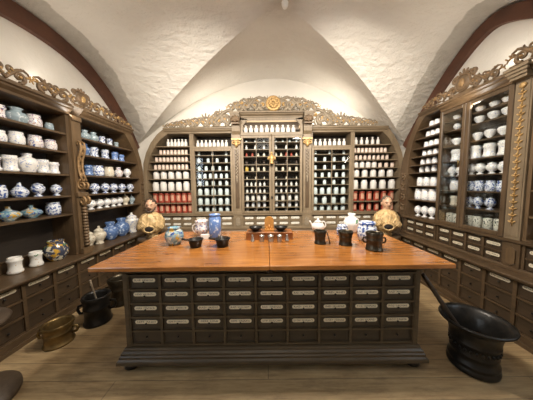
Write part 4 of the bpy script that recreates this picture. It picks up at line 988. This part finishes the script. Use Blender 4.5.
# ------------------------------------------------------------------ busts
def bust(loc, label, yaw, hair, turn):
    t = thing('bust', label, 'bust', loc, yaw)
    # robe: lofted torso with folds
    prof = [(0, .115, .09), (.03, .12, .095), (.05, .095, .078), (.075, .115, .09), (.10, .165, .128), (.135, .205, .150), (.18, .230, .160), (.235, .238, .158), (.29, .226, .150), (.335, .202, .136), (.37, .168, .118), (.395, .128, .100), (.412, .092, .082), (.425, .070, .068)]
    n = 64; vs = []
    for z, rx, ry in prof:
        for i in range(n):
            a = 2 * pi * i / n
            fo = .07 * sin(a * 9 + z * 26) + .04 * sin(a * 5 - z * 40)
            fo *= min(1, max(0, (z - .07) * 12)) * (.45 if z > .38 else 1)
            vs.append((.94 * rx * (1 + fo) * cos(a), ry * (1 + fo) * sin(a) - .012 * (z > .1), z))
    fs = [(i * n + j, i * n + (j + 1) % n, (i + 1) * n + (j + 1) % n, (i + 1) * n + j) for i in range(len(prof) - 1) for j in range(n)]
    mb = MB().add(vs, fs + [tuple(range(n))[::-1], tuple(range((len(prof) - 1) * n, len(prof) * n))], 0, True)
    # heavy folds draped from the shoulders to the gathered sleeves
    for d in (-1, 1):
        for k in range(6):
            pa = []
            for q in range(9):
                u = q / 8; x = d * (.03 + .032 * k + (.10 - .015 * k) * sin(pi * u)); z = .405 - .035 * k - (.20 - .025 * k) * u
                rx, ry = [(p[1], p[2]) for p in prof if p[0] >= z][0]
                y = -ry * max(.05, 1 - (x / (rx * 1.05)) ** 2) ** .5 - .014
                pa.append((x, y, z))
            mb.tube(pa, [.010 + .011 * sin(pi * q / 8) for q in range(9)], 7)
    mb.tube([(.085 * cos(a), -.176, .165 + .050 * sin(a)) for a in [2 * pi * q / 20 for q in range(21)]], .014, 8)
    mb.build('robe', 'robe', t)
    MB().ell((0, -.176, .165), (.078, .020, .042), 0, 16, 8).build('sleeve_shade', 'void', t)  # solid dark oval; shade of the opening put in as colour
    # head and neck: one lofted surface with face relief
    m, n = 34, 40; vs = []
    H0, H1 = .395, .640
    for i in range(m + 1):
        z = H0 + (H1 - H0) * i / m; u = (z - H0) / (H1 - H0)
        # neck below u=.24, head above
        if u < .24: r = .062 - .012 * u; ry = .060
        else:
            w = (u - .24) / .76; e = max(0, 1 - (2 * w - 1) ** 2) ** .5
            r = (.066 + .006 * w) * e ** .8; ry = .086 * e ** .8
            r = max(r, .004) ; ry = max(ry, .004)
            k = min(1, w / .10); r = .052 * (1 - k) + max(r, .05 * (w < .3)) * k; ry = .058 * (1 - k) + max(ry, .055 * (w < .3)) * k
        for j in range(n):
            a = 2 * pi * j / n; x = r * cos(a); y = ry * sin(a) - .008 * min(1, max(0, (u - .2) * 4))
            fr = max(0, -sin(a)); g = lambda c, s, v: math.exp(-((v - c) / s) ** 2)
            if u > .24:
                y -= .024 * g(0, .011, x) * g(.53, .075, u) * (fr > .3)           # nose
                y -= .007 * g(0, .03, x) * g(.415, .03, u) * (fr > .3)            # lips
                y -= .012 * g(0, .03, x) * g(.31, .045, u) * (fr > .3)            # chin
                y -= .006 * g(.67, .03, u) * (fr > .4)                            # brow
                y += .010 * (g(.027, .014, x) + g(-.027, .014, x)) * g(.60, .035, u) * (fr > .4)
            vs.append((x, y, z))
    fs = [(i * n + j, i * n + (j + 1) % n, (i + 1) * n + (j + 1) % n, (i + 1) * n + j) for i in range(m) for j in range(n)] + [tuple(range(m * n, m * n + n))]
    mb = MB().add(vs, fs, 0, True)
    for d in (-1, 1): mb.ell((d * .074, .004, .533), (.009, .018, .026), 0, 8, 6)
    hd = mb.build('head', 'skin', t); hd.rotation_euler = (0, 0, turn); hd.scale = (1.2, 1.15, 1.1); hd.location = (0, -.01, -.070)
    ey = MB()
    for d in (-1, 1): ey.ell((d * .027, -.084, .540), (.011, .006, .0055), 0, 8, 5).tube([(d * .012, -.093, .558), (d * .03, -.092, .563), (d * .046, -.08, .557)], [.003, .004, .002], 6)
    ey.build('eyes', 'hair', hd)
    MB().tube([(-.02, -.095, .496), (0, -.101, .4975), (.02, -.095, .496)], [.002, .0035, .002], 6).build('mouth', 'arch', hd)
    hv = MB()                                             # hair cap
    vs = []; q = 36; rr = 12
    for i in range(rr + 1):
        th = (pi * .60) * i / rr
        for j in range(q):
            a = 2 * pi * j / q; lim = 1.0
            if sin(a) < -.25: lim = .58
            elif sin(a) < .1: lim = .74
            s_ = th * lim; k = 1 + .05 * sin(a * 11 + i)
            vs.append((.082 * k * sin(s_) * cos(a), .005 + .096 * k * sin(s_) * sin(a), .551 + .100 * cos(s_)))
    hv.add(vs, [(i * q + j, i * q + (j + 1) % q, (i + 1) * q + (j + 1) % q, (i + 1) * q + j) for i in range(rr) for j in range(q)], 0, True)
    hv.build('hair', hair, hd)
    if hair == 'hair':
        bd = MB()
        for d in (-1, 1): bd.tube([(d * .072, -.02, .520), (d * .064, -.05, .490), (d * .045, -.082, .466), (d * .015, -.098, .458), (0, -.100, .456)], [.006, .010, .013, .014, .013], 8)
        bd.tube([(-.03, -.093, .504), (0, -.104, .510), (.03, -.093, .504)], [.003, .006, .003], 6)
        bd.build('beard', 'hair', hd)
    t.scale = (.95, 1, 1.12)
    return t
for sx, xx, lab in ((-1, -2.09, 'left'), (1, 2.17, 'right')):
    t = thing('pedestal', 'dark round wooden pedestal carrying the bust in the %s back corner' % lab, 'pedestal', (xx, 3.62, 0))
    MB().lathe([(0, 0), (.25, 0), (.25, .05), (.22, .08), (.17, .11), (.15, .3), (.16, .52), (.20, .57), (.245, .60), (.25, .64), (.245, .66), (0, .66)], 32).build('column', 'brown', t)
bust((-2.09, 3.60, .66), 'bearded bust in a gilded robe with dark hair, left of the counter', .25, 'hair', .0)
bust((2.17, 3.60, .66), 'clean-shaven bust in a gilded robe with greyish hair, right of the counter', -.3, 'hair_grey', .1)

# ------------------------------------------------------------------ things on the counter
T = .951
def mortar(name, label, loc, h, r, mat, handles=0, pestle=None, waist=.8, flare=1.25, rot=0, group=None, hot=None, bands=True, cat='mortar'):
    t = thing(name, label, cat, loc, rot, group)
    b = r * waist
    pr = [(0, 0), (b * 1.10, 0), (b * 1.13, .04 * h), (b * 1.10, .09 * h), (b * 1.02, .12 * h), (b, .3 * h), (b * 1.02, .55 * h)]
    if bands: pr += [(b * 1.07, .57 * h), (b * 1.07, .60 * h), (b * 1.04, .62 * h)]
    pr += [(r * .93, .80 * h), (r * .96 * (1 + (flare - 1) * .4), .92 * h), (r * flare * .82, .985 * h), (r * flare * .82, h), (r * flare * .74, h), (r * .82, .9 * h), (b * .8, .5 * h), (b * .62, .22 * h), (0, .16 * h)]
    MB().lathe(pr, 36).build('bowl', mat, t)
    for i in range(handles):
        d = 1 if i == 0 else -1
        MB().tube([(d * b * .98, 0, .40 * h), (d * (b + .30 * r), 0, .42 * h), (d * (b + .42 * r), 0, .55 * h), (d * (b + .34 * r), 0, .68 * h), (d * b * 1.0, 0, .70 * h)], r * .11, 8).build('handle', mat, t)
    return t
def pestle(label, a, b, r0, r1, mat, knob=True, cat='pestle'):
    a = Vector(a); b = Vector(b); t = thing('pestle', label, cat, tuple(a))
    d = b - a; n = 8
    rad = [r0, r0 * 1.05, r0 * .8, r1, r1, r1, r1, r1 * 1.05, r1]
    MB().tube([tuple(d * (i / n)) for i in range(n + 1)], rad, 12).build('shaft', mat, t)
    if knob: MB().ell(tuple(d * 1.0), (r1 * 1.5, r1 * 1.5, r1 * 1.5), 0, 12, 8).build('knob', mat, t)
    return t
jar('round', 'c_poly', (-1.03, 2.19, T), .19, 'round blue, green and yellow painted jar on the counter beside the left bust', J, None, 0, .98)
# small iron skillet mortars
def skillet(label, loc, ang, r=.072, h=.085):
    t = thing('mortar', label, 'mortar', loc, ang)
    MB().lathe([(0, 0), (r * .78, 0), (r * .80, .008), (r, h * .86), (r * 1.10, h * .90), (r * 1.10, h), (r * .95, h), (r * .7, .02), (0, .016)], 28).build('bowl', 'iron', t)
    MB().tube([(-r, 0, h * .9), (-r * 1.35, 0, h * .98), (-r * 1.9, 0, h * 1.12)], [.011, .010, .013], 8).build('handle', 'iron', t)
    return t
skillet('small black mortar with a side handle, left of the front row on the counter', (-.755, 2.08, T), .3)
skillet('small black mortar holding a pale pestle, in front of the blue cylinder jar', (-.475, 2.10, T), .25, .075)
pestle('short pale pestle leaning in the black mortar before the blue cylinder jar', (-.465, 2.105, T + .030), (-.505, 2.075, T + .115), .014, .008, 'pewter')
# pitcher, blue cylinder
pitcher('pitcher', 'dark blue painted pitcher with white and yellow handle, left rear of the counter', (-.83, 2.52, T), .205, 'c_violet', [(0, 0), (.30, 0), (.31, .03), (.22, .10), (.34, .22), (.44, .42), (.43, .56), (.36, .68), (.38, .92), (.40, 1.0), (.36, 1.0), (.33, .9), (0, .88)], pi, None, False, True, 'c_flower')
mb = MB().lathe([(0, 0), (.30, 0), (.32, .02), (.32, .82), (.27, .89), (.25, .92), (.30, .96), (.30, 1), (.24, 1), (.22, .94), (0, .92)], 24).build('body', 'c_cobalt', thing('cylinder_jar', 'tall bright blue cylinder jar, rear left on the counter', 'jar', (-.655, 2.50, T))); mb.scale = (.235, .235, .285)
# two white cards
t = thing('folded_card', 'small white folded card between the pitcher and blue jar', 'card', (-.752, 2.40, T), .15)
MB().prism([(-.05, 0), (.05, 0), (.05, .05), (-.05, .05)], -.02, -.016).build('front_leaf', 'card', t); MB().prism([(-.05, 0), (.05, 0), (.05, .05), (-.05, .05)], .016, .02).build('rear_leaf', 'card', t)
MB().box(-.05, .05, -.02, .02, .048, .051).build('fold', 'card', t)
# weighing rack
t = thing('scale_stand', 'red-brown wooden scale stand with round-topped board in the centre of the counter', 'scale stand', (.03, 2.42, T))
mb = MB().box(-.275, .275, -.10, .10, 0, .085, 0, .005); mb.build('box', 'rack_wood', t)
mb = MB().box(-.275, .275, -.105, -.10, .075, .085).box(-.275, .275, -.105, -.10, 0, .010); mb.build('moulding', 'rack_wood', t)
pl = [(-.055, .085), (.055, .085), (.058, .20)] + [(.058 * cos(radians(a)), .20 + .055 * sin(radians(a))) for a in range(15, 180, 15)] + [(-.058, .20)]
MB().prism(pl, .03, .055).build('backboard', 'backboard', t)
mb = MB().box(-.055, .055, -.03, .03, .085, .105); mb.tube([(0, 0, .10), (0, 0, .16)], .008, 8).tube([(-.03, 0, .10), (-.03, 0, .14)], .006, 8).tube([(.03, 0, .10), (.03, 0, .14)], .006, 8); mb.build('peg_block', 'backboard', t)
for dx, lab in ((-.165, 'left'), (.14, 'right')):
    tag(MB().lathe([(0, 0), (.035, 0), (.038, .008), (.075, .04), (.085, .055), (.08, .055), (.068, .04), (.03, .014), (0, .012)], 26).build('bowl', 'iron', None, (.03 + dx, 2.40, T + .0855)), 'dark metal bowl on the %s end of the wooden scale stand' % lab, 'bowl', 'dark bowls on the scale stand')
ws = [('narrow pewter weight with knob, leftmost before the scale stand', -.195, 'peg'), ('pewter beaker second from left before the scale stand', -.088, 'cup'), ('largest pewter beaker, middle of the row before the scale stand', .015, 'cup2'), ('pewter beaker second from right before the scale stand', .115, 'cup'), ('narrow pewter weight with knob, rightmost before the scale stand', .20, 'peg')]
for lab, x, k in ws:
    pr = {'peg': [(0, 0), (.022, 0), (.022, .015), (.012, .025), (.018, .045), (.010, .065), (.012, .075), (0, .082)],
          'cup': [(0, 0), (.026, 0), (.027, .01), (.025, .05), (.031, .07), (.028, .07), (.022, .02), (0, .015)],
          'cup2': [(0, 0), (.032, 0), (.033, .02), (.032, .022), (.032, .045), (.035, .047), (.035, .07), (.03, .07), (.027, .02), (0, .015)]}[k]
    tag(MB().lathe(pr, 20).build('weight' if k == 'peg' else 'beaker', 'pewter', None, (.03 + x, 2.255, T)), lab, 'weight' if k == 'peg' else 'beaker', 'pewter pieces before the scale stand')
# right group
pitcher('teapot', 'white glazed teapot with spout at the rear right of the counter', (.70, 2.70, T), .185, 'c_plain', [(0, 0), (.26, 0), (.28, .03), (.46, .25), (.48, .45), (.38, .62), (.22, .70), (.25, .73), (.24, .80), (.08, .87), (.10, .95), (0, 1)], 0, None, True, True)
mortar('mortar', 'dark bronze mortar with pestle, in front of the white teapot', (.585, 2.16, T), .145, .070, 'bronze', 0, None, .80, 1.12)
pestle('slim black pestle leaning against the mortar before the white teapot', (.674, 2.088, T + .007), (.648, 2.12, T + .13), .007, .006, 'iron', False)
jar('drum', 'c_blue', (.95, 2.48, T), .135, 'small blue and white jar behind the bell-shaped mortar on the counter', J, None, 0, 1.15)
mortar('mortar', 'bell-shaped dark bronze mortar, middle of the three on the counter right', (.84, 2.10, T), .15, .078, 'bronze', 0, None, .80, 1.2)
jar('vase', 'c_flower', (1.14, 2.66, T), .255, 'white vase with yellow painting, at the rear right of the counter', 'vase', None, 0, .95)
jar('drum', 'c_blue', (1.15, 2.26, T), .215, 'large blue and white jar behind the two-handled mortar', J, None, .5, 1.05)
mortar('mortar', 'dark bronze mortar with two loop handles, nearest on the counter right', (1.055, 1.93, T), .175, .080, 'bronze', 2, None, .88, 1.15, -.2)

# ------------------------------------------------------------------ floor mortars
mortar('mortar', 'wide aged brass mortar with handles on the floor by the left chest', (-2.155, 1.95, 0), .215, .125, 'brass', 2, None, .88, 1.22, .35)
mortar('mortar', 'black iron mortar with handles on the floor behind the brass mortar', (-2.02, 2.27, 0), .33, .137, 'iron', 2, None, .90, 1.2, .4)
pestle('thin pale pestle standing in the black floor mortar on the left', (-2.00, 2.29, .09), (-2.07, 2.26, .50), .016, .009, 'pale_stick')
mortar('mortar', 'dark mortar on the floor beside the left end of the counter', (-2.02, 2.64, 0), .36, .13, 'bronze', 2, None, .85, 1.2, .4)
t = thing('mortar', 'huge black flared mortar on the floor right of the counter', 'mortar', (1.79, 1.64, 0))
MB().lathe([(0, 0), (.160, 0), (.170, .012), (.172, .035), (.162, .048), (.160, .062), (.168, .072), (.166, .088), (.152, .105), (.150, .14), (.158, .148), (.158, .162), (.152, .172), (.156, .24), (.166, .245), (.166, .258), (.160, .265), (.172, .33), (.192, .375), (.222, .402), (.240, .412), (.243, .422), (.240, .430), (.222, .430), (.196, .405), (.160, .33), (.120, .20), (.07, .12), (0, .10)], 48).build('bowl', 'iron', t)
mb = MB()
for i in range(28):
    a = 2 * pi * i / 28; mb.ell((.158 * cos(a), .158 * sin(a), .205), (.010, .010, .016), 0, 6, 5)
mb.build('leaf_frieze', 'iron', t)
pestle('long dark wooden pestle resting in the huge mortar on the right', (1.775, 1.66, .185), (1.44, 1.80, .76), .026, .019, 'wood_stick', False)
t = thing('turned_stand', 'dark turned wooden stand with round base at the lower left edge', 'stand', (-2.185, 1.33, 0))
MB().lathe([(0, 0), (.25, 0), (.262, .02), (.258, .05), (.22, .07), (.20, .085), (.15, .10), (0, .10)], 36).build('base', 'wood_stick', t)
MB().lathe([(0, .10), (.09, .10), (.06, .16), (.05, .28), (.075, .40), (.06, .50), (.085, .56), (0, .56)], 24).build('column', 'wood_stick', t)
MB().lathe([(0, .56), (.19, .56), (.235, .58), (.246, .61), (.23, .63), (0, .63)], 36).build('top', 'wood_stick', t)

# ------------------------------------------------------------------ light and camera
def area(name, loc, target, size, e, c=(1, .80, .58), sy=None, spread=180):
    l = bpy.data.lights.new(name, 'AREA'); l.energy = e; l.color = c; l.size = size
    if sy: l.shape = 'RECTANGLE'; l.size_y = sy
    l.spread = radians(spread)
    o = bpy.data.objects.new(name, l); COL.objects.link(o); o.location = loc
    o.rotation_euler = (Vector(target) - Vector(loc)).to_track_quat('-Z', 'Y').to_euler(); return o
WARM = (1, .915, .79)
area('ceiling_lamp', (.1, 2.0, 3.35), (.1, 2.6, 0), .25, 85, WARM)
area('front_fill', (0, .2, 3.3), (0, 2.0, .4), .8, 9, WARM)  # unseen fill added to brighten the near shelves and floor
for x in (-1.0, 1.1): area('spot_lamp', (x, 1.5, 3.3), (x * 1.1, 4.3, 1.9), .25, 36, WARM, None, 100)
for d in (-1, 1): area('side_fill', (d * .6, 1.6, 3.4), (d * 2.7, 2.6, 1.7), .3, 14, WARM, None, 110)  # unseen pair of fills, added to lift the side wall shelves
area('cove_lamp', (.12, 4.52, 2.83), (.12, 4.66, 3.8), 3.2, 21, WARM, .1)
area('cove_lamp', (-2.78, 2.7, 2.76), (-1.5, 2.9, 3.9), .1, 13, WARM, 2.0)
area('cove_lamp', (2.78, 2.5, 2.78), (1.5, 2.8, 3.9), .1, 13, WARM, 1.5)
w = bpy.data.worlds.new('world'); S.world = w; w.use_nodes = True
w.node_tree.nodes['Background'].inputs[0].default_value = (.9, .85, .75, 1); w.node_tree.nodes['Background'].inputs[1].default_value = .02
cam = bpy.data.cameras.new('camera'); co = bpy.data.objects.new('camera', cam); COL.objects.link(co)
cam.sensor_width = 36; cam.lens = 36 * 200 / 533; cam.clip_start = .02
co.location = (0, 0, 1.6)
co.rotation_euler = (Matrix.Rotation(radians(90 - 4.4), 4, 'X') @ Matrix.Rotation(radians(-.6), 4, 'Z')).to_euler()
S.camera = co
S.view_settings.view_transform = 'Standard'; S.view_settings.look = 'None'; S.view_settings.exposure = .12; S.view_settings.gamma = 1
S.view_settings.use_curve_mapping = False
